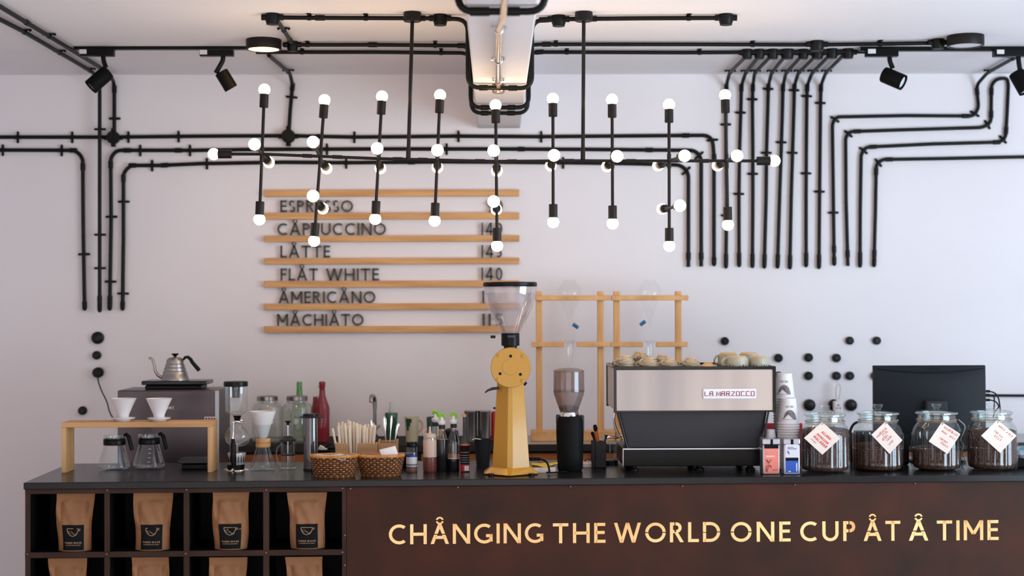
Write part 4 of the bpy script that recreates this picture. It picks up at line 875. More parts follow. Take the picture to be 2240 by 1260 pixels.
# syrup bottles
def syrup(cx, py, yt, gm, lm, lvl, label, ydb=.026, r=12.6, spx=0, flip=1):
    t = T('syrup_bottle', label, 'bottle', cx, py, r=ydb, group='syrup bottles with green pourers')
    t.lat('glass_body', gm, [(r, 'B'), (r+.3, py-3), (r+.3, py-62), (r-1, py-72), (7, py-86), (6.2, py-92), (6.4, py-104)], cx=cx, cap=False)
    t.lat('syrup', lm, [(r, 'B'), (r+.6, py-3), (r+.6, lvl), (.01, lvl-.5)], cx=cx)
    t.lat('collar', 'ceramic', [(7.5, yt+24), (9, yt+21), (8.6, yt+17), (4, yt+15), (3, yt+8)], cx=cx)
    t.lat('neck_rings', 'grey_plastic', [(6.8, yt+34), (7.2, yt+32), (6.6, yt+30), (7.2, yt+28), (6.8, yt+26)], cx=cx, cap=False)
    t.tb('pour_spout', 'spout_green', [(cx-6*flip, yt+13), (cx-4*flip, yt+5), (cx, yt+1.5), (cx+5*flip, yt+3), (cx+6*flip, yt+9)], 3.1, rad=.012, n=10)
    return t
syrup(953, 1020, 898, 'milky_glass', 'syrup_dark', 965, 'syrup bottle with a green pourer, half hidden behind the others', r=11, flip=-1)
syrup(967, 1032, 904, 'amber_glass', 'syrup_dark', 961, 'amber topped syrup bottle with a green pourer next to the squeeze bottle')
syrup(992.5, 1032, 902, 'clear_glass', 'syrup_dark', 1003, 'clear syrup bottle with a green pourer, dark only in its lower third', flip=-1)
t = T('dark_oil_bottle', 'slim dark bottle with a cork cap and striped label', 'bottle', 1017, 1033, r=.02)
t.lat('glass_body', 'black_glass', [(9.5, 'B'), (10, 1030), (10, 968), (9, 962), (4.6, 953), (4.4, 912)], cx=1017); t.lat('cap', 'stand_wood', [(5, 912), (5.2, 906), (4.6, 906)], cx=1015.5)
t.lat('label', 'label_black', [(10.3, 1014), (10.3, 972)], cx=1017, cap=False); t.lat('label_band', 'orange', [(10.4, 974), (10.4, 970.5)], cx=1017, cap=False); t.lat('label_band', 'orange', [(10.4, 989.5), (10.4, 988)], cx=1017, cap=False); t.lat('foot_label', 'red', [(10.3, 1030), (10.3, 1016)], cx=1017, cap=False)
for k in range(4): t.lat('label_print', 'grey_ink', [(10.45, 996+k*5), (10.45, 994.5+k*5)], cx=1017, cap=False)
t.bx('price_tag', 'paper_white', 1016, 1019, 1026, 1030, -.0215, -.0205, bevel=0)
t = T('grey_tumbler', 'dark grey ribbed tumbler with a stick left of the yellow grinder', 'tumbler', 1056.5, 1020, r=.035)
t.lat('cup', 'grey_plastic', [(13, 'B'), (14, 1018), (19.5, 962), (20.5, 960), (19, 960), (13, 1012), (.01, 1013)], cx=1056.5, n=12); t.tb('stick', 'grey_plastic', [(1058, 985, 0), (1050, 940, .01)], 2.4); t.tb('rim_spoon', 'chrome', [(1034, 962), (1040, 960), (1052, 961.5)], 1.6)
# ------------------------------------------------------------------ yellow bulk grinder
t = T('yellow_coffee_grinder', 'tall yellow enamel bulk coffee grinder with a clear hopper', 'coffee grinder', 1118, 1043, r=.1); k = t.k
def ring(pts, y): return [t.p(px, y, dy) for px, dy in pts]
def flatz(P, z): return [Vector((p.x, p.y, z)) for p in P]
# column: six sided, narrow facet in front
def sect(xl, xf0, xf1, xr, py, dep, zb=None):
    z = t.zz(py) if zb is None else zb
    X = lambda px, dy: W(px, py, t.D+dy).x-t.loc.x
    return [Vector((X(xl, -dep*.25), -dep*.25, z)), Vector((X(xf0, -dep), -dep, z)), Vector((X(xf1, -dep), -dep, z)), Vector((X(xr, -dep*.25), -dep*.25, z)), Vector((X(xr, -dep*.25), dep*.9, z)), Vector((X(xl, -dep*.25), dep*.9, z))]
def loft(S):
    mb = MB(); n = len(S[0]); vs = [v for s_ in S for v in s_]; fs = [tuple(range(n-1, -1, -1)), tuple((len(S)-1)*n+i for i in range(n))]
    for j in range(len(S)-1):
        for i in range(n): fs.append((j*n+i, j*n+(i+1) % n, (j+1)*n+(i+1) % n, (j+1)*n+i))
    return mb.add(vs, fs)
zf = .006
b0 = sect(1059, 1110, 1118, 1177, 1037, .1, zf); b1 = sect(1059, 1110, 1118, 1177, 1035, .1); b2 = sect(1074, 1110, 1121, 1160.5, 1021, .062)
loft([b0, b1, b2]).build('base', 'yellow_enamel', t.o, bevel=.0015, smooth=False)
loft([sect(1077+12.5*q/12, 1109.5+2.9*q/12, 1122-1.2*q/12, 1158.5-16*q/12, 1022-222*q/12, .06-.01*q/12) for q in range(13)]).build('column', 'yellow_enamel', t.o, bevel=.001, smooth=False)
for sx in (-1, 1):
    for dy in (-.07, .07): MB().lathe([(.012, 0), (.012, zf+.004)], (sx*.08, dy), 16).build('rubber_foot', 'black', t.o)
c0 = t.p(1117, 803, -.03); rh = 43.5*k
MB().axl(c0+Vector((0, .10, 0)), c0-Vector((0, .045, 0)), [(rh*.8, 0), (rh*.96, .06), (rh*.97, .72), (rh, .74), (rh, .96), (rh*.975, 1)], 64).build('grinding_head', 'yellow_enamel', t.o)
fy = c0.y-.045
hd = MB().axl((c0.x-.003, fy+.001, c0.z+.001), (c0.x-.003, fy-.0015, c0.z+.001), [(17*k, 0), (17*k, .5), (16.3*k, 1)], 40).build('centre_disc', 'yellow_enamel', t.o)
for px, py in ((1117, 779), (1094, 817.5), (1138.5, 819)):
    c = t.p(px, py, -.076); MB().axl((c.x, fy+.003, c.z), (c.x, fy-.002, c.z), [(3.3*k, 0), (3.3*k, .8), (1.5*k, 1)], 16).build('screw', 'black', t.o)
for px, py in ((1090, 777), (1144, 778), (1088, 831), (1143, 834)):
    c = t.p(px, py, -.076); c = Vector((c0.x, 0, c0.z))+(Vector((c.x, 0, c.z))-Vector((c0.x, 0, c0.z)))*.97; MB().axl((c.x, fy+.004, c.z), (c.x, fy-.0022, c.z), [(4.2*k, 0), (4.2*k, .8), (3*k, 1)], 16).build('edge_screw', 'yellow_enamel', t.o)
t.lat('neck', 'black', [(14.5, 775), (14.5, 757), (19.8, 756), (20, 754), (20, 730), (19.5, 728.5), (.01, 728.5)], cx=1117.3)
t.lat('hopper', 'hopper_glass', [(19, 730), (22, 724), (40, 692), (50, 668), (55.5, 645), (57.8, 628), (58, 624)], cx=1117, n=56, cap=False)
t.lat('hopper_inner_wall', 'hopper_glass', [(15, 730), (34, 692), (46, 662), (53, 640)], cx=1117, n=56, cap=False)
t.lat('hopper_rim', 'black', [(58, 627), (59, 625), (59, 619), (57, 617), (.01, 617)], cx=1117, n=56)
t.tb('slide_lever', 'chrome', [(1098, 739.5), (1083, 738.5)], 1.0); t.bx('slide_knob', 'bronze_black', 1073, 734, 1084, 740, -.006, .006)
t.tb('outlet_lever', 'panel_grey', [(1092, 849, -.03), (1078, 850, -.03), (1067, 854, -.03), (1061, 859, -.03)], [3, 3.4, 2.4, 1.6], n=10); t.tb('side_button', 'black', [(1084, 893), (1079, 892.5)], 2.2); t.tb('side_knob', 'black', [(1147, 838), (1151, 841)], 4.5)
t.bx('lettering', 'grey_ink', 1110, 734.5, 1127, 735.5, -.0375, -.0365, bevel=0); t.bx('lettering', 'grey_ink', 1111, 737, 1126, 737.8, -.0375, -.0365, bevel=0)
# cloth box and grinder cord
t = T('yellow_cloth', 'folded yellow cloth on a pale box right of the yellow grinder', 'cloth', 1187, 1034, r=.04, z=TOP+.0); q = t
t.o.location.z = TOP+.021*1.0; zc = t.o.location.z
vs = []; n = 16
for j in range(n+1):
    for i in range(n+1):
        u, v = i/n, j/n; vs.append((-.045+.105*u, -.03+.08*v, .004+.004*math.sin(u*7+1)*math.cos(v*5)+.016*max(0, u-.55)*(1-v*.4)))
fs = [(j*(n+1)+i, j*(n+1)+i+1, (j+1)*(n+1)+i+1, (j+1)*(n+1)+i) for j in range(n) for i in range(n)]
o = MB().add(vs, fs).build('fabric', 'yellow_cloth', t.o); sd = o.modifiers.new('thick', 'SOLIDIFY'); sd.thickness = .004
t = T('pale_card_box', 'pale card box under the yellow cloth', 'box', 1187, 1035, r=.01); MB().box((-.042, -.002, 0), (.052, .085, .0205)).build('carton', 'tag_card', t.o, bevel=.001)
t = T('grinder_cord', 'black ribbed power cord curving out of the yellow grinder', 'cord', 1160, 1010, D=6.28, z=TOP+.001); zc_ = lambda py: W(1160, py, t.D).z-t.loc.z
P0 = [t.p(1155, 1004, 0), t.p(1168, 1004, -.01), t.p(1182, 1004, -.02), t.p(1194, 1008, -.03), t.p(1200, 1018, -.04), t.p(1202, 1030, -.05)]
P0[-1].z = .006; P1 = rounded(P0, .03)
MB().tube(P1, .0042, 10).tube([P0[-1], P0[-1]+Vector((-.012, -.01, -.001)), P0[-1]+Vector((.012, -.015, -.001)), P0[-1]+Vector((.07, .01, -.001))], .003, 8).build('cable', 'black', t.o)
a_, b_ = P1[0], P0[2]; mb = MB()
for i in range(9): p = a_.lerp(b_, i/8.5); mb.axl(p-Vector((.0015, 0, 0)), p+Vector((.0015, 0, 0)), [(.0095-.0003*i, 0), (.0095-.0003*i, 1)], 14)
mb.axl(a_-Vector((.0, 0, 0)), b_, [(.0075, 0), (.0065, 1)], 14); mb.build('strain_relief', 'black', t.o)
# ------------------------------------------------------------------ black on-demand grinder
t = T('black_coffee_grinder', 'black coffee grinder with a smoky brown hopper', 'coffee grinder', 1247, 1033, r=.06)
t.lat('body', 'black_matt', [(25, 'B'), (27.5, 1026), (28.5, 1000), (30, 950), (30, 920), (27, 911), (22, 909), (.01, 909)], cx=1247, n=48); t.bx('side_cover', 'panel_grey', 1268, 909, 1278, 946, -.02, .03, bevel=.004)
t.bx('side_cover', 'panel_grey', 1217, 908, 1226, 930, -.02, .03, bevel=.004)
t.lat('steel_ring', 'chrome', [(19, 916), (22, 914), (22.5, 904), (21, 901), (.01, 901)], cx=1244.5, n=40)
t.lat('hopper', 'smoked_glass', [(19, 901), (21, 896), (33, 862), (33.6, 854), (33.2, 813)], cx=1245, n=48, cap=False); t.lat('hopper_seam', 'press_smoke', [(33.8, 857), (34.4, 855), (33.8, 853)], cx=1245, n=48, cap=False)
t.lat('lid', 'smoked_glass', [(33.6, 813), (33, 810), (20, 806), (.01, 804.5)], cx=1245, n=48)
o = t.lat('bean_fill', 'beans', [(18, 901), (20, 897), (23, 890), (15, 887), (.01, 888)], cx=1245)
t = T('paper_box', 'small pale box with odds and ends right of the black grinder', 'box', 1288, 1023); MB().box((t.p(1276, 1010).x, 0, 0), (t.p(1300, 1010).x, .06, t.zz(1013))).build('carton', 'tag_card', t.o, bevel=.002)
t2 = T('brown_strap', 'crumpled brown strap lying on the small pale box', 'strap', 1288, 1011, D=t.D+.025, z=TOP+t.zz(1013)+.001); MB().tube(rounded([(-.018, 0, .004), (-.006, .004, .016), (.004, 0, .006), (.012, .005, .026), (-.004, .01, .030), (.018, 0, .02)], .012), .004, 8, flat=.5).build('band', 'brown_print', t2.o)
t = T('tool_holder', 'dark square tool holder left of the coffee machine', 'holder', 1314, 1024, r=.0)
x0, x1 = t.p(1303, 1000).x, t.p(1326, 1000).x; zt2 = t.zz(966)
MB().box((x0, 0, 0), (x1, .004, zt2)).box((x0, .05, 0), (x1, .054, zt2)).box((x0, .004, 0), (x0+.004, .05, zt2)).box((x1-.004, .004, 0), (x1, .05, zt2)).box((x0, 0, 0), (x1, .054, .004)).build('walls', 'grey_plastic', t.o, bevel=.001)
MB().box((x0-.016, .004, 0), (x0-.001, .05, zt2+.004)).build('side_pocket', 'black', t.o, bevel=.001)
p = t.p(1314, 1000, .02); q = t.p(1301, 929, .02)
br = empty('cleaning_brush', t.loc+p, 'orange handled cleaning brush standing in the dark tool holder', 'brush'); d_ = q-p
MB().tube([(0, 0, 0), d_*.3, d_*.82], [.004, .0075, .0065], 12).build('handle', 'orange', br); MB().tube([d_*.80, d_*.9, d_], [.0072, .009, .006], 12).build('tip', 'black', br)
p = t.p(1312, 1000, .03); q = t.p(1297, 950, .03); o = empty('black_whisk', t.loc+p, 'black clip tool sticking out left of the orange brush', 'tool'); d_ = q-p; MB().tube([(0, 0, 0), d_*.7, d_], [.003, .004, .007], 10).build('shaft', 'black', o); MB().ball(d_+Vector((-.002, 0, .004)), .0075).build('head', 'black', o)
for i, (px, py, m_, lb, nm) in enumerate(((1320, 954, 'sticker_white', 'white crumpled wrapper sticking out of the tool holder', 'wrapper'), (1326, 951, 'chrome', 'steel measuring spoon sticking out of the tool holder', 'measuring_spoon'))):
    p = t.p(1318+i, 1000, .026); q = t.p(px, py, .026); o = MB().tube([(0, 0, 0), (q-p)*.8, (q-p)], [.002, .003, .008], 8).build(nm, m_, None); o.location = t.loc+p; tag(o, lb, nm.replace('_', ' '))
t = T('glass_pitcher', 'clear glass pitcher by the left leg of the coffee machine', 'pitcher', 1337, 1017, r=.03)
t.lat('bowl', 'jar_glass', [(12, 'B'), (14, 1006), (17, 978), (17, 967), (18, 964)], cx=1335, cap=False, n=10); t.tb('handle', 'chrome', [(1328, 968), (1322, 960), (1334, 955), (1350, 958), (1360, 953)], 2.6, rad=.015)
t.lat('foot', 'black', [(17, 'B'), (17, 1007), (12, 1005), (.01, 1005)], cx=1335)
# ================================================================== the espresso machine
t = T('espresso_machine', 'long steel espresso machine with its maker name plate facing the room', 'espresso machine', 1520, 1030, r=.0); k = t.k; MD = t.D
def X(px, dy=0, py=900): return W(px, py, t.D+dy).x-t.loc.x
f0 = -.03                                     # front of the hood
xl, xr = X(1345, f0), X(1694, f0); zt, zb_ = t.p(1520, 806, f0).z, t.p(1520, 900, f0).z; dp = .43
zt -= .002
MB().box((xl+.004, f0+.003, zb_+.003), (xr-.004, f0+dp, zt)).build('hood', 'steel_panel', t.o, bevel=.002)
MB().box((xl+.003, f0-.002, zb_+.002), (xr-.003, f0+.003, zt-.002)).build('rear_panel', 'steel_panel', t.o, bevel=.002)
MB().box((xl+.001, f0+.004, zb_+.004), (xl+.0045, f0+dp-.002, zt-.002)).build('side_panel', 'lit_steel_side', t.o)  # added sheet carrying the painted pale reflection of the hood's left side
fr = MB()
for y0, y1 in ((f0-.006, f0+.008), (f0+dp-.008, f0+dp+.004)):
    fr.box((xl-.004, y0, zb_-.004), (xl+.007, y1, zt+.010)); fr.box((xr-.007, y0, zb_-.004), (xr+.006, y1, zt+.010))
fr.box((xl-.004, f0-.005, zt-.001), (xr+.006, f0+.006, zt+.010)); fr.box((xl-.004, f0+dp-.006, zt-.001), (xr+.006, f0+dp+.004, zt+.010)); fr.box((xl-.004, f0, zt-.001), (xl+.004, f0+dp, zt+.010)); fr.box((xr-.004, f0, zt-.001), (xr+.006, f0+dp, zt+.010))
fr.box((xl-.004, f0-.004, zb_-.003), (xr+.006, f0+.005, zb_+.004))
fr.build('black_frame', 'black_gloss', t.o, bevel=.001)
MB().box((xl+.004, f0+.006, zt-.001), (xr-.004, f0+dp-.006, zt+.002)).build('cup_tray', 'steel', t.o)
# recessed lower back
a = [Vector((X(1354, .0), .0, zb_)), Vector((X(1678, .0), .0, zb_)), Vector((X(1678), .26, zb_)), Vector((X(1354), .26, zb_))]
zl = t.p(1500, 981, .0).z
b = [Vector((X(1378, .0), .02, zl)), Vector((X(1661, .0), .02, zl)), Vector((X(1661), .26, zl)), Vector((X(1378), .26, zl))]
MB().hexa(b, a).build('lower_panel', 'panel_grey', t.o, bevel=.002)
for (p0, p1) in ((1352, 1373), (1356.5, 1377), (1676, 1663), (1681, 1667)):
    MB().tube([Vector((X(p0), -.004, zb_)), Vector((X(p1), .006, zl))], .0042 if p0 not in (1356.5, 1676) else .003, 8).build('strut', 'black' if p0 in (1356.5, 1676) else 'panel_grey', t.o)
bl, br_ = X(1363), X(1668); zb2 = t.p(1500, 1020).z
MB().box((bl, 0, zb2), (br_, .36, zl)).build('drip_base', 'black', t.o, bevel=.003); MB().box((bl-.001, -.002, zl-.004), (br_+.001, .01, zl+.001)).build('base_trim', 'grey_trim', t.o); MB().box((bl-.002, -.001, zb2+.003), (bl+.001, .02, zl-.002)).build('base_trim', 'grey_trim', t.o)
for x in (bl+.045, br_-.045, (bl+br_)/2+.03):
    for y in (.04, .32): MB().lathe([(.02, 0), (.02, .006), (.013, .01), (.013, zb2+.002)], (x, y), 20).build('foot', 'black', t.o)
# group side: drip tray, group heads and wands toward the wall side
MB().box((bl+.01, .36, zb2+.01), (br_-.01, .46, zl-.02)).build('drip_tray', 'steel', t.o, bevel=.002)
for x in (bl+.14, br_-.14): MB().lathe([(.03, zb_-.06), (.034, zb_-.055), (.034, zb_+.01)], (x, .36), 28).build('group_head', 'chrome', t.o)
MB().tube(rounded([Vector((X(1663), .05, zl+.02)), Vector((X(1655), .03, zl+.045)), Vector((X(1650), .02, zl+.075)), Vector((X(1660), .02, zl+.08)), Vector((X(1668), .03, zl+.075))], .02), .005, 10).build('steam_wand_guard', 'grey_plastic', t.o)
MB().tube(rounded([Vector((X(1349), .1, zb_)), Vector((X(1346), .1, zb_-.05)), Vector((X(1354), .08, zl+.06)), Vector((X(1362), .06, zl+.03))], .03), .0045, 10).build('steam_wand', 'chrome', t.o)
# name plate
nx0, nx1 = X(1537.5, f0), X(1653.5, f0); nz0, nz1 = t.p(1595, 872, f0).z, t.p(1595, 850, f0).z
pl = MB().box((nx0, f0-.008, nz0), (nx1, f0-.002, nz1)).build('name_plate', 'plate_white', t.o, bevel=.0015)
MB().box((nx0+.004, f0-.0088, nz0+.004), (nx1-.004, f0-.0075, nz1-.004)).build('plate_field', 'ceramic', pl)
gx0, gx1 = nx0+.0075, nx1-.0075; gz0, gz1 = nz0+(nz1-nz0)*.3, nz0+(nz1-nz0)*.72
NM = {'L': [[(0, 1), (0, 0), (.7, 0)]], 'A': [[(0, 0), (0, .7), (.2, 1), (.8, 1), (.8, 0)], [(0, .5), (.8, .5)]], 'M': [[(0, 0), (.05, 1), (.5, .25), (.95, 1), (1, 0)]], 'R': [[(0, 0), (0, 1), (.8, 1), (.8, .55), (.1, .5)], [(.4, .5), (.85, 0)]],
      'Z': [[(0, 1), (.9, 1), (0, 0), (.7, 0)]], 'O': [[(0, 0), (0, 1), (.8, 1), (.8, 0), (0, 0)]], 'T': [[(-.1, 1), (.8, 1)], [(.3, 1), (.3, 0), (.7, 0)]], 'C': [[(.8, 1), (0, 1), (0, 0), (.8, 0)]]}
xx = 0; runs = []; tot = 0
for c_ in 'LA MARZOCCO':
    if c_ == ' ': xx += .5; continue
    runs.append((c_, xx)); xx += 1.3
tot = xx-.5
for c_, x_ in runs:
    mb = MB()
    for st_ in NM[c_]: mb.tube([Vector((gx0+(gx1-gx0)*(x_+px)/tot, f0-.0095, gz0+(gz1-gz0)*pz)) for px, pz in st_], .0016, 6)
    mb.build('letter', 'red_letter', pl)
MB().tube([Vector((gx0, f0-.0093, gz0)), Vector((gx1, f0-.0093, gz0))], .0005, 6).build('underline', 'red_letter', pl)
# cups stacked on the machine (stored upside down)
CZ = t.loc.z+zt+.0022
def cup(x, y, z, r, h, label, group, big=False, hang=None, m='glaze_cup', foot='stoneware_tan', nm='coffee_cup', own=None):
    o = empty(nm, (x, y, z), label, 'cup', group)
    if big: prof = [(r, 0), (r*1.0, h*.25), (r*.98, h*.7), (r*.9, h*.88), (r*.8, h*.92)]
    else: prof = [(r, 0), (r*.99, h*.12), (r*.86, h*.42), (r*.66, h*.7), (r*.56, h*.84)]
    MB().lathe(prof, n=28, cap=False).build('bowl', m, o)
    MB().lathe([(prof[-1][0], prof[-1][1]), (prof[-1][0]*.98, h*.97), (prof[-1][0]*.9, h), (.0001, h)], n=28).build('foot', foot, o)
    if hang is not None:
        d = Vector((math.cos(hang), math.sin(hang), 0)); P = [d*(r*.95)+Vector((0, 0, h*.2)), d*(r*1.35)+Vector((0, 0, h*.22)), d*(r*1.42)+Vector((0, 0, h*.5)), d*(r*1.1)+Vector((0, 0, h*.78)), d*(r*.88)+Vector((0, 0, h*.75))]
        MB().tube(rounded(P, r*.2), r*.1, 8).build('handle', m, o)
    if big:
        for i in range(16): a_ = 2*math.pi*i/16+.2*math.sin(i*5); hh = h*(.1+.2*abs(math.sin(i*2.3))); MB
        mb = MB()
        for i in range(22):
            a_ = 2*math.pi*i/22; hh = h*(.08+.22*abs(math.sin(i*2.3+1))); c_ = Vector((math.cos(a_)*r*.99, math.sin(a_)*r*.99, 0)); mb.tube([c_, c_+Vector((0, 0, hh*.7)), c_+Vector((0, 0, hh))], [r*.09, r*.07, r*.02], 6)
        mb.build('glaze_drips', 'glaze_dark', o)
    return o
def cw(px, dy): return W(px, 795, MD+dy).x
def stack(px, dy, n, r, step, label, gp, h=.034, ang=3.6):
    for i in range(n):
        w_ = ('lowest', 'second', 'third', 'topmost')[i if i < n-1 else 3] if n > 1 else 'only'
        cup(cw(px, dy)+.0012*math.sin(i*3), CAM.y+MD+dy, CZ+i*step, r*(1-.0*i), h, '%s %s' % (w_, label), gp, hang=ang+.35*i)
stack(1366, .05, 3, .046, .0085, 'upturned small glazed cup in the leftmost stack on the coffee machine', 'upturned small cups on the coffee machine')
stack(1400, .17, 4, .040, .0095, 'upturned small glazed cup in the left rear stack on the coffee machine', 'upturned small cups on the coffee machine')
stack(1419, .05, 2, .044, .0085, 'upturned small glazed cup in the front stack, second group from the left', 'upturned small cups on the coffee machine')
stack(1448, .15, 3, .034, .008, 'upturned small glazed cup in the rear middle stack on the coffee machine', 'upturned small cups on the coffee machine')
stack(1464, .05, 2, .038, .008, 'upturned small glazed cup in the front middle stack on the coffee machine', 'upturned small cups on the coffee machine', .03)
stack(1511, .06, 2, .040, .008, 'upturned small glazed cup in the fourth stack on the coffee machine', 'upturned small cups on the coffee machine', .032)
cup(cw(1549, .08), CAM.y+MD+.08, CZ, .032, .019, 'single low tan bowl upturned between the small and big cups', None, m='stoneware_tan', nm='small_bowl')['category'] = 'bowl'
cup(cw(1611, .05), CAM.y+MD+.05, CZ, .049, .048, 'left of the two big front cups upturned on the coffee machine', 'big upturned cups on the coffee machine', big=True, hang=3.5, m='glaze_green', nm='large_cup')
cup(cw(1660, .06), CAM.y+MD+.06, CZ, .040, .046, 'right of the two big front cups upturned on the coffee machine', 'big upturned cups on the coffee machine', big=True, m='glaze_green', nm='large_cup')
cup(cw(1592, .17), CAM.y+MD+.17, CZ, .042, .058, 'big upturned cup at the rear left of the big cups', 'big upturned cups on the coffee machine', big=True, hang=3.3, m='glaze_green', nm='large_cup')
cup(cw(1638, .17), CAM.y+MD+.17, CZ, .042, .058, 'big upturned cup at the rear between the big front cups', 'big upturned cups on the coffee machine', big=True, m='glaze_green', nm='large_cup')
# ================================================================== tins
def tin(px0, px1, py0, py, label, pink):
    t = T('tea_tin', label, 'tin', (px0+px1)/2, py, group='square metal tins'); x0 = t.p(px0, 1000).x; x1 = t.p(px1, 1000).x; w_ = x1-x0; H = t.zz(py0); zl = H-.023*1.0
    MB().box((x0, 0, 0), (x1, w_*.95, zl)).build('tin_body', 'grey_trim', t.o, bevel=.004, seg=3); MB().box((x0-.0012, -.0012, zl), (x1+.0012, w_*.95+.0012, H)).build('lid', 'grey_trim', t.o, bevel=.004, seg=3)
    f = lambda u: x0+w_*u
    def pa(name, m, u0, u1, y0, y1, off=.0006, par=None): return MB().box((f(u0), -off-.0006, t.zz(y1)), (f(u1), .0002, t.zz(y0))).build(name, m, par or t.o)
    if pink:
        lb = pa('label', 'tin_pink', .1, .92, 980, 1035); pa('label_band', 'label_black', .1, .92, 973, 981, .0009, lb); pa('seal', 'label_black', .46, .6, 961, 973, .0018, lb)
        L = lambda tx, u0, u1, yb, hp, m: letters(tx, lambda u, v: Vector((f(u0+(u1-u0)*u), -.0022, t.zz(yb)+(t.zz(yb-hp)-t.zz(yb))*v)), (0, .001, 0), m, lb, 'print', t=.2, sp=.2, merge=True)
        L('CHOCOLATE', .2, .86, 988.5, 3.2, 'pink_print'); L('HERBAL TEA', .2, .86, 993, 3.2, 'pink_print'); pa('fine_print', 'pink_print', .2, .7, 996.5, 1000, .001, lb)
        mb = MB(); c = lambda u, y: Vector((f(u), -.0022, t.zz(y)))
        mb.tube([c(.2, 1005), c(.3, 1010), c(.34, 1014), c(.42, 1009), c(.5, 1005)], .0012, 6); mb.tube([c(.3, 1006), c(.34, 1013)], .0012, 6)
        mb.tube([c(.24, 1032), c(.2, 1026), c(.24, 1020), c(.34, 1017), c(.46, 1018), c(.5, 1023)], .0014, 6); mb.tube([c(.26, 1032), c(.3, 1025), (c(.4, 1019))], .0011, 6); mb.build('leaf_drawing', 'brown_print', lb); pa('fine_print', 'brown_print', .56, .86, 1027.5, 1029, .001, lb)
    else:
        lb = pa('label', 'tin_white', .12, .9, 972, 1001); pa('label_band', 'label_black', .12, .9, 1001, 1008, .0006, t.o); pa('colour_field', 'tin_blue', .12, .9, 1008, 1034, .0006, t.o); pa('seal', 'label_black', .44, .6, 961, 972, .0018, lb)
        L = lambda tx, u0, u1, yb, hp, m: letters(tx, lambda u, v: Vector((f(u0+(u1-u0)*u), -.0022, t.zz(yb)+(t.zz(yb-hp)-t.zz(yb))*v)), (0, .001, 0), m, lb, 'print', t=.2, sp=.2, merge=True)
        pa('fine_print', 'grey_ink', .24, .6, 978, 979.6, .001, lb); L('CHOCOLATE', .24, .78, 983, 2.6, 'grey_ink')
        c = lambda u, y: Vector((f(u), -.0022, t.zz(y))); MB().tube([c(.25, 986), c(.3, 989), c(.36, 994)], [.001, .0032, .001], 8).build('pod_drawing', 'grey_ink', lb)
        pa('side_print', 'tin_white', .76, .83, 1013, 1031, .001, t.o); pa('fine_print', 'tin_white', .28, .44, 1030, 1032, .001, t.o)
tin(1668, 1706, 960, 1038, 'square metal tin with a salmon pink label', True); tin(1714, 1750, 960, 1038.5, 'square metal tin with a blue and white label', False)
# ================================================================== paper cup towers
def cone_patch(a0, a1, v0, v1, r0, r1, H, off, na=10):
    vs = []; fs = []
    for v in (v0, v1):
        for i in range(na+1):
            a = a0+(a1-a0)*i/na; r = r0+(r1-r0)*v+off; vs.append((r*math.cos(a), r*math.sin(a), H*v))
    for i in range(na): fs.append((i, i+1, na+2+i, na+1+i))
    return vs, fs
def paper_cup(x, y, z, label, gp, ink=True, r0=.0435, r1=.031, H=.105, face=-math.pi/2):
    o = empty('paper_cup', (x, y, z), label, 'paper cup', gp)
    MB().lathe([(r0-.001, .0), (r0+.0022, .001), (r0+.0028, .003), (r0+.002, .0055), (r0-.0012, .0065), (r1, H), (r1-.002, H), (r1-.003, H-.004), (.0001, H-.004)], n=40, cap=False).build('cup', 'cup_paper', o)
    if ink:
        P = lambda a, v, off=.0007: Vector(((r0+(r1-r0)*v+off)*math.cos(face+a), (r0+(r1-r0)*v+off)*math.sin(face+a), H*v))
        n = 16; vs = []; fs = []
        for i in range(n+1):
            u = -1+2*i/n; top = .2+.36*math.sqrt(max(0, 1-u*u)); bot = .2+max(0, .19*(1-abs(u+.25)/.75)) if abs(u) < 1 else .2
            vs += [P(u*.68, bot), P(u*.68, max(top, bot))]
        for i in range(n): fs.append((2*i, 2*i+2, 2*i+3, 2*i+1))
        lg = MB().add(vs, fs).build('printed_dome', 'cup_ink', o)
        MB().tube([P(-.68+1.36*i/12, .19, .0006) for i in range(13)], .0006, 5).tube([P(.68, .19+.0*i, .0006) for i in range(2)]+[P(.62, .3, .0006)], .0006, 5).tube([P(-.7, .22, .0006), P(-.8, .23, .0006), P(-.78, .19, .0006)], .0012, 5).build('printed_line', 'cup_ink', o)
        for vv, w_, h_ in ((.70, .42, .022), (.655, .5, .03)):
            mb = MB()
            for i in range(9):
                a = -w_+2*w_*i/9
                if i == 4: continue
                q = cone_patch(face+a, face+a+w_*.14, vv, vv+h_, r0, r1, H, .0007, 2); mb.add(*q)
            mb.build('print', 'cup_ink', o)
    return o
z_ = lambda py, D: W(1720, py, D).z
Df, Dk = 6.33, 6.42
xf = W(1724.5, 940, Df).x; xk = W(1716, 900, Dk).x; sp = 5.7*Df/F
place = ['lowest', 'second', 'third', 'fourth', 'fifth', 'sixth', 'seventh', 'eighth', 'ninth', 'tenth', 'eleventh', 'twelfth', 'thirteenth', 'fourteenth', 'fifteenth', 'sixteenth', 'seventeenth', 'eighteenth', 'nineteenth', 'twentieth']
zf = z_(927, Df); n = int((zf-TOP)/sp)
for i in range(n+1):
    z = zf-(n-i)*sp; paper_cup(xf, CAM.y+Df, max(z, TOP+.0006), ('%s paper cup from the bottom of the front nested tower' % place[i]) if i < n else 'topmost printed paper cup of the front nested tower', 'front tower of upturned paper cups', ink=(i == n))
zf = z_(872, Dk); n = int((zf-TOP)/sp)
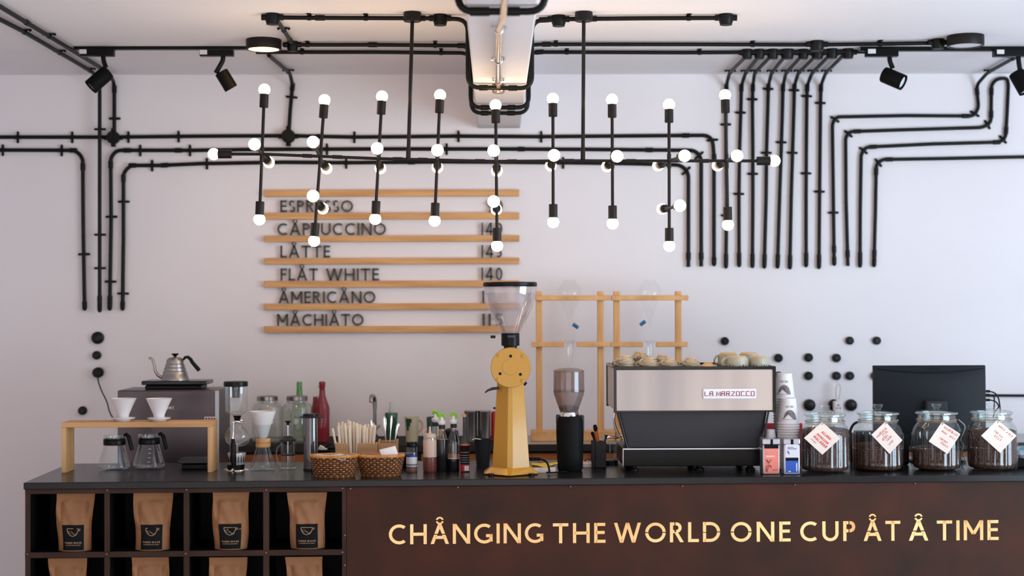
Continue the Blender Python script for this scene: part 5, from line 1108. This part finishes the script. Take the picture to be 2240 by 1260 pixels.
for i in range(n+1):
    z = zf-(n-i)*sp; nm = (('%s paper cup from the bottom' % place[i]) if i < len(place) else '%s paper cup from the top' % place[n-i]) if i < n else 'topmost printed paper cup'
    paper_cup(xk, CAM.y+Dk, max(z, TOP+.0006), nm+' of the taller rear nested tower', 'rear tower of upturned paper cups', ink=(i == n), face=-math.pi/2-.2)
t = T('small_paper_cup', 'small plain white cup upturned behind the pink tin', 'paper cup', 1686, 1010, D=6.34, z=TOP)
sp2 = .014; H2 = t.zz(939); 
MB().lathe([(.0235, H2-.062), (.0245, H2-.060), (.0235, H2-.057), (.018, H2), (.0001, H2-.001)], n=32, cap=False).build('cup', 'cup_paper', t.o); MB().lathe([(.0245, 0), (.0245, .004), (.0235, .005), (.0215, H2-.058)], n=32, cap=False).build('lower_cup', 'cup_paper', t.o)
t = T('red_tray', 'red plastic tray edge showing behind the paper cup towers', 'tray', 1715, 1000, D=6.62, z=TOP); MB().box((t.p(1672, 930).x, 0, 0), (t.p(1756, 930).x, .02, t.zz(926))).build('tray', 'red', t.o, bevel=.004)
# ================================================================== the four coffee jars
TAGS = []
def jar(cx, py, top, tag_, lines, label, wh, string=1):
    t = T('glass_jar', label, 'jar', cx, py, r=.09, group='ribbed glass coffee jars'); k = t.k; y = lambda v: py-v
    xo = t.p(cx, 1000).x
    t.loc.z += .0006; t.o.location.z += .0006; prof = [(42, 'B'), (49, y(2)), (53.5, y(10)), (54.5, y(22)), (54, y(24)), (54, y(82)), (52, y(94)), (47, y(104)), (42, y(110)), (41, y(113)), (41, y(124)), (43, y(126))]
    pr = [(r*k, t.zz(yy)) for r, yy in prof]; n = 144; vs = []; fs = []
    for r, z in pr:
        for i in range(n):
            rr = r+(.0017*math.cos(24*2*math.pi*i/n) if (.035 < z/pr[-1][1] < .72) and r > 50*k else 0); a = 2*math.pi*i/n; vs.append((xo+rr*math.cos(a), rr*math.sin(a), z))
    for j in range(len(pr)-1):
        for i in range(n): fs.append((j*n+i, j*n+(i+1) % n, (j+1)*n+(i+1) % n, (j+1)*n+i))
    MB().add(vs, fs).build('jar_body', 'jar_glass', t.o)
    t.lat('jar_base', 'jar_glass', [(49, y(2)), (42, 'B'), (.01, 'B')], cx=cx); t.lat('belt_ring', 'jar_glass', [(54.6, y(55)), (55.4, y(53.5)), (54.6, y(52))], cx=cx, cap=False, n=48)
    t.lat('lid', 'jar_glass', [(38, y(112)), (38, y(126)), (44, y(127)), (45.5, y(129)), (45, y(131)), (32, y(134.5)), (12, y(137)), (.01, y(137.5))], cx=cx, n=48)
    t.lat('lid_rim', 'milky_glass', [(43, y(126)), (45.8, y(127.5)), (45.8, y(130)), (44, y(131))], cx=cx, n=48, cap=False)
    t.lat('lid_knob', 'jar_glass', [(6, y(136)), (6.5, y(139)), (10, y(143)), (11.5, y(147)), (10, y(149.5)), (.01, y(150))], cx=cx, n=20)
    t.lat('ring_bead', 'milky_glass', [(42, y(112)), (43.5, y(110.5)), (42, y(109))], cx=cx, n=48, cap=False)
    # coffee
    e = empty('ground_coffee', t.loc+Vector((xo, 0, .003)), '%s brown coffee filling %s' % (wh), 'coffee'); e['kind'] = 'stuff'
    zc = t.zz(top); rr = [(42*k-.003, 0), (50*k-.002, t.zz(y(9))), (52.5*k-.002, t.zz(y(20))), (52.3*k-.002, zc-.006), (44*k, zc-.001), (25*k, zc), (.0001, zc+.002)]
    MB().lathe([(a, max(b, 0)) for a, b in rr], n=40).build('coffee_heap', 'ground_coffee', e)
    # twine round the neck
    P = [Vector((xo+43.2*k*math.cos(2*math.pi*i/40), 43.2*k*math.sin(2*math.pi*i/40), t.zz(y(114.5))+.001*math.sin(i*1.3))) for i in range(40)]
    MB().tube(P, .0016, 6, closed=True).build('twine', 'twine', t.o)
    # tag
    c4 = [t.p(px_, py_, -.0) for px_, py_ in tag_]; dyf = -(54*k+.006)
    c4 = [Vector((W(px_, py_, t.D+dyf).x-t.loc.x, dyf-.001*(i == 3), W(px_, py_, t.D+dyf).z-t.loc.z)) for i, (px_, py_) in enumerate(tag_)]   # top, right, bottom, left
    tg = empty('card_tag', t.loc+c4[0], 'square card tag with red handwriting tied to %s' % wh[1], 'tag', 'card tags on the coffee jars'); TAGS.append(tg); o0 = c4[0].copy(); q = [v-o0 for v in c4]
    MB().poly(q, (0, .0008, 0)).build('card', 'tag_card', tg, smooth=False)
    cc = (q[0]+q[1]+q[2]+q[3])/4; h0 = q[0].lerp(cc, .14); MB().axl(h0-Vector((0, .0004, 0)), h0-Vector((0, .0012, 0)), [(.0022, 0), (.0022, 1)], 12).build('hole', 'twine', tg)
    MB().tube(rounded([h0-Vector((0, .001, 0)), h0+Vector((.004, -.002, .006)), Vector((xo+8*k, -43.5*k, t.zz(y(114.5))))-o0], .004), .0011, 6).build('string', 'twine', tg)
    # writing runs along the top-left -> right edge direction unless flipped
    for (tx, u0, u1, v0, hh, m_, flip) in lines:
        if not flip: ox, ax, ay = q[0], (q[1]-q[0]), (q[3]-q[0])
        else: ox, ax, ay = q[3], (q[0]-q[3]), (q[2]-q[3])
        f = lambda u, v: ox+ax*(u0+(u1-u0)*u)+ay*(v0-hh*v)+Vector((0, -.0012, 0))
        letters(tx, f, (0, .0006, 0), m_, tg, 'handwriting', t=.2, sp=.25, merge=True)
jar(1805, 1036, 938, [(1798.7, 923), (1838.6, 958.4), (1799, 994.7), (1758.6, 958)], [('ALLANA', .3, .78, .36, .11, 'red_ink', False), ('MONSOON', .24, .84, .56, .1, 'red_ink', False), ('MALABAR', .22, .92, .72, .11, 'red_ink', False)],
    'ribbed glass coffee jar nearest the blue tin, first of four', ('dark', 'the jar nearest the blue tin'))
jar(1921, 1033, 971, [(1937, 922), (1974, 963), (1946, 993), (1906, 951)], [('TATA', .2, .75, .32, .1, 'red_ink', True), ('COFFEE', .3, .72, .48, .09, 'red_ink', True), ('BEANS', .34, .7, .64, .09, 'red_ink', True)][:0]+[('III', .2, .8, .3, .08, 'red_ink', True), ('IVI', .3, .75, .44, .08, 'red_ink', True), ('IIVI', .18, .72, .56, .09, 'red_ink', True)][:0]+[('SUNDRY', .15, .85, .32, .09, 'red_ink', True), ('NOTES', .35, .8, .46, .08, 'red_ink', True), ('ESTATE', .22, .75, .58, .08, 'red_ink', True)][:0],
    'ribbed glass coffee jar two thirds full, second from the tins', ('reddish', 'the second jar from the tins'))
jar(2049, 1032, 983, [(2060.5, 923), (2101, 949.5), (2073, 993.4), (2031.5, 965.5)], [], 'ribbed glass coffee jar half full, third from the tins', ('dark reddish', 'the third jar from the tins'))
jar(2170, 1031, 940, [(2182, 918.5), (2224, 953), (2188, 991), (2146, 953)], [('PICK', .26, .55, .5, .1, 'red_ink', False), ('YOU', .6, .82, .5, .1, 'red_ink', False), ('DECK', .4, .8, .66, .1, 'red_ink', False)][:0], 'ribbed glass coffee jar nearly full, nearest the right picture edge', ('very dark', 'the jar at the right picture edge'))
# handwriting on the tags as loose pen strokes (illegible in the photo)
rnd = random.Random(21)
def scribble(tg, q, rows_, flip, m='red_ink'):
    for (u0, u1, v0, hh) in rows_:
        if not flip: ox, ax, ay = q[0], q[1]-q[0], q[3]-q[0]
        else: ox, ax, ay = q[3], q[0]-q[3], q[2]-q[3]
        mb = MB(); n = int((u1-u0)/.075)
        for i in range(n):
            ua = u0+(u1-u0)*(i+.15)/n; ub = u0+(u1-u0)*(i+.85)/n; P = []
            for s_ in range(4): P.append(ox+ax*(ua+(ub-ua)*rnd.random())+ay*(v0-hh*(s_ % 2)*rnd.uniform(.6, 1)-hh*.1*rnd.random())+Vector((0, -.0012, 0)))
            mb.tube(P, .00065, 5)
        mb.build('handwriting', m, tg)
tags_ = TAGS
def quad(tg):
    c = [o for o in tg.children if o.name.startswith('card')][0]; v = [x.co.copy() for x in c.data.vertices][:4]; return v
scribble(tags_[1], quad(tags_[1]), [(.1, .8, .25, .1), (.38, .75, .36, .1), (.2, .62, .48, .1), (.34, .72, .6, .1)], True); scribble(tags_[1], quad(tags_[1]), [(.3, .62, .76, .08)], True, 'grey_ink')
scribble(tags_[2], quad(tags_[2]), [(.2, .95, .17, .1), (.2, .5, .36, .09), (.62, .95, .36, .1), (.3, .75, .66, .1), (.42, .86, .8, .1)], False)
scribble(tags_[3], quad(tags_[3]), [(.2, .5, .2, .1), (.6, .95, .2, .1), (.2, .45, .5, .1), (.5, .66, .5, .09), (.36, .72, .66, .1)], False); scribble(tags_[0], quad(tags_[0]), [(.2, .5, .86, .06)], False, 'grey_ink')
# ================================================================== monitor and clutter behind the jars
t = T('computer_monitor', 'black computer monitor seen from behind, above the coffee jars', 'monitor', 2034, 1015, D=6.66, z=TOP); q = t
x0, x1 = t.p(1912, 850).x, t.p(2156, 850).x; z1, z0 = t.zz(799.5), t.zz(975)
vs = []; fs = []; nx, nz = 16, 8
for j in range(nz+1):
    for i in range(nx+1):
        u, v = -1+2*i/nx, j/nz; vs.append((x0+(x1-x0)*(u+1)/2, -.022*(1-u*u*.9)*min(1, (1-v)/.14), z0+(z1-z0)*v))
m_ = (nx+1)*(nz+1); vs += [(x, .03, z) for (x, y, z) in vs]
for j in range(nz):
    for i in range(nx): a_ = j*(nx+1)+i; fs += [(a_, a_+1, a_+nx+2, a_+nx+1), (m_+a_+nx+1, m_+a_+nx+2, m_+a_+1, m_+a_)]
for i in range(nx): fs += [(i, m_+i, m_+i+1, i+1), (nz*(nx+1)+i+1, m_+nz*(nx+1)+i+1, m_+nz*(nx+1)+i, nz*(nx+1)+i)]
for j in range(nz): a_ = j*(nx+1); fs += [(a_+nx+1, m_+a_+nx+1, m_+a_, a_), (a_+nx, m_+a_+nx, m_+a_+2*nx+1, a_+2*nx+1)]
MB().add(vs, fs).build('case', 'monitor_back', t.o, bevel=.002)
MB().box((x0+.008, .0305, z0+.008), (x1-.008, .032, z1-.008)).build('screen', 'black_gloss', t.o)
MB().box((t.p(2020, 807).x, -.0085, t.zz(810.5)), (t.p(2056, 807).x, .0, t.zz(806.5))).build('top_vent', 'black_matt', t.o, bevel=.001)
xm = t.p(2043, 900).x; MB().hexa([Vector((xm-.052, -.05, .0)), Vector((xm+.052, -.05, 0)), Vector((xm+.052, -.028, 0)), Vector((xm-.052, -.028, 0))], [Vector((xm-.047, -.05, t.zz(876))), Vector((xm+.047, -.05, t.zz(876))), Vector((xm+.047, -.018, t.zz(874))), Vector((xm-.047, -.018, t.zz(874)))]).build('stand_neck', 'grey_plastic', t.o, bevel=.008)
MB().tube([Vector((x0+.01+(x1-x0-.02)*i/16, -.0235*(1-(2*i/16-1)**2*.9)*.86, t.zz(806+8*(1-(2*i/16-1)**2)))) for i in range(17)], .0022, 6).build('ridge', 'monitor_back', t.o)
MB().box((xm-.11, -.09, 0), (xm+.11, .1, .012)).build('stand_foot', 'black', t.o, bevel=.004)
t = T('monitor_cables', 'black cables plugged into the right side of the monitor', 'cable', 2160, 860, D=6.66, z=None)
for P_ in ([(2157, 856), (2166, 856), (2178, 860), (2185, 872), (2188, 895), (2188, 912)], [(2157, 864), (2168, 864), (2175, 868), (2175, 882), (2174, 905)], [(2157, 875), (2168, 875), (2180, 879), (2186, 890), (2176, 900), (2172, 915)]):
    t.tb('cable', 'black', [(a_, b_, .008) for a_, b_ in P_], 1.5, rad=.02)
    t.tb('plug', 'black', [(P_[0][0], P_[0][1], .008), (P_[0][0]+8, P_[0][1], .008)], 3)
t = T('card_terminal', 'dark till box behind the second and third coffee jars', 'till', 1990, 1015, D=6.5, z=TOP); t.bx('case', 'black_matt', 1868, 950, 1990, 'B', .0, .10, bevel=.01); t.bx('keypad', 'grey_plastic', 1874, 944, 1950, 950, .02, .08)
t = T('coiled_cable', 'grey coiled cable behind the third coffee jar', 'cable', 1990, 1000, D=6.42, z=TOP)
t.tb('cable', 'pvc_white', [(2097, 918), (2104, 924), (2112, 932), (2108, 948), (2100, 962), (2110, 975), (2102, 990), (2112, 1006), (2104, 1022)], 1.2, rad=.015)
t = T('black_hand_scanner', 'dark curved cable loop between the first and second coffee jars', 'cable', 1866, 990, D=6.45, z=TOP); t.tb('cable', 'black', [(1882, 922), (1868, 926), (1860, 940), (1858, 960), (1862, 990), (1864, 1016)], 3, rad=.03)
t.o.name = 'black_cable'
t = T('printed_bag', 'colourful printed bag on a dark device at the right picture edge', 'bag', 2242, 1000, D=6.42, z=TOP+.035); vs = []; MB().lathe([(.0001, 0), (.035, .002), (.052, .018), (.05, .034), (.03, .05), (.0001, .054)], n=24, sy=.7).build('pouch', 'bag_print', t.o)
t = T('black_device', 'low black device under the printed bag at the right edge', 'device', 2250, 1012, D=6.42, z=TOP); MB().box((-.085, -.05, 0), (.1, .08, .0345)).build('case', 'black_matt', t.o, bevel=.006)
# ================================================================== things on the back counter
def big_jar(cx, D, label):
    t = T('storage_jar', label, 'jar', cx, 960, D=D, group='big lidded storage jars'); t.lat('jar_body', 'milky_glass', [(30, 'B'), (33, 962), (33, 892), (29, 884), (23, 881), (22, 876)], cx=cx, cap=False, n=40)
    t.lat('lid', 'steel', [(22, 876), (23, 875), (23, 867), (21, 865.5), (.01, 865.5)], cx=cx)
    t.lat('base', 'milky_glass', [(33, 962), (30, 'B'), (.01, 'B')], cx=cx)
    return t
big_jar(585, 7.68, 'left big clear storage jar with a steel lid on the back counter'); big_jar(650, 7.68, 'right big clear storage jar with a steel lid, green bottle behind')
t = T('green_bottle', 'bright green glass bottle neck rising behind the right storage jar', 'bottle', 655, 950, D=7.82); t.lat('glass_body', 'green_glass', [(18, 'B'), (19, 948), (19, 905), (13, 880), (7, 866), (6, 850), (6.2, 838), (5.5, 835)], cx=655)
t = T('red_bottle', 'dark red swing top bottle on the back counter', 'bottle', 707, 952, D=7.75); t.lat('glass_body', 'red_glass', [(15, 'B'), (16, 950), (16, 892), (12, 880), (7, 865), (6, 850), (7, 846), (7, 836), (5, 834.5), (.01, 834.5)], cx=705); t.tb('wire_bail', 'chrome', [(698, 850), (696, 846), (699, 842)], .7)
t.lat('sauce_fill', 'red', [(14, 'B'), (15, 949), (15, 893), (11, 881), (6, 866), (5, 850), (.01, 849)], cx=705)
t = T('clear_bottle', 'clear swing top bottle between the storage jar and red bottle', 'bottle', 689, 952, D=7.8); t.lat('glass_body', 'red_glass', [(12, 'B'), (13, 950), (12, 905), (8, 890), (5, 880), (5, 868)], cx=690); t.tb('wire_bail', 'pvc_white', [(687, 898), (684, 880), (688, 868), (697, 866), (698, 884), (697, 900)], 1.2, rad=.02)
t = T('mixer_tap', 'slim dark steel swan tap on the back counter', 'tap', 820, 960, D=7.8); t.lat('column', 'steel', [(7, 'B'), (7, 950), (4, 948), (3.6, 890)], cx=820); t.tb('spout', 'steel', [(820, 895), (820, 875), (817, 866, -.01), (812, 867, -.05), (812, 880, -.06)], 4.6, rad=.02); t.tb('lever', 'stoneware', [(822, 938, -.01), (831, 930, -.02)], 3.4)
t = T('green_glass_bottle', 'dark green bottle with a clear stopper behind the spoons', 'bottle', 856, 960, D=7.78); t.lat('glass_body', 'dark_green_glass', [(13, 'B'), (14, 955), (13, 920), (14, 905), (13, 903), (.01, 903)], cx=856); t.lat('stopper', 'milky_glass', [(6, 903), (6, 896), (4, 892), (4.5, 884), (4, 880), (.01, 880)], cx=856)
t.lat('fill', 'dark_green', [(12, 'B'), (12.8, 954), (12, 921), (12.6, 908), (.01, 907)], cx=856)
t = T('stoneware_mug', 'cream stoneware mug with a dark green glaze patch', 'mug', 900, 957, D=7.72); t.lat('body', 'stoneware', [(13, 'B'), (14, 950), (15.5, 914), (15, 911.5), (14, 914), (12, 952), (.01, 953)], cx=901); t.tb('handle', 'stoneware_tan', [(915, 918), (923, 922), (925, 932), (920, 942), (914, 946)], 2, rad=.02)
vs = []; fs = []; zz_ = [t.zz(y_) for y_ in (915, 922, 930, 940)]; r_ = 15.9*t.k; xo = t.p(901, 930).x
mb = MB()
for (a0, a1, y0, y1) in ((-2.5, -1.55, 915, 924), (-2.4, -1.75, 924, 932), (-2.3, -1.95, 932, 941)):
    v_, f_ = cone_patch(a0, a1, 0, 1, r_, r_, 1, 0, 8); mb.add([(xo+x*(1 if zq else .985), y*(1 if zq else .985), t.zz(y0) if zq else t.zz(y1)) for x, y, zq in v_], f_)
mb.build('glaze_patch', 'dark_green', t.o)
t = T('green_tumbler', 'dark green tumbler behind the squeeze bottle', 'tumbler', 947, 957, D=7.74); t.lat('body', 'dark_green', [(10, 'B'), (12, 914), (11, 912), (9, 950), (.01, 951)], cx=945)
for cx, lb, r_ in ((1030, 'left steel canister behind the dark oil bottle', 14), (1059, 'right steel canister beside the yellow grinder column', 14)):
    t = T('steel_canister', lb, 'canister', cx, 958, D=7.74, group='steel canisters on the back counter'); t.lat('body', 'steel', [(r_, 'B'), (r_, 903), (r_+.6, 901), (r_+.4, 898), (.01, 897.5)], cx=cx)
t = T('black_kettle', 'low black pot lid showing between the syrup bottles', 'pot', 985, 958, D=7.72); t.lat('body', 'black', [(17, 'B'), (18, 950), (17, 942), (10, 938), (.01, 936)], cx=985)
t = T('red_canister', 'red canister mostly hidden behind the yellow grinder', 'canister', 1086, 958, D=7.76); t.lat('body', 'red', [(10, 'B'), (10, 905), (8, 900), (.01, 899)], cx=1084)
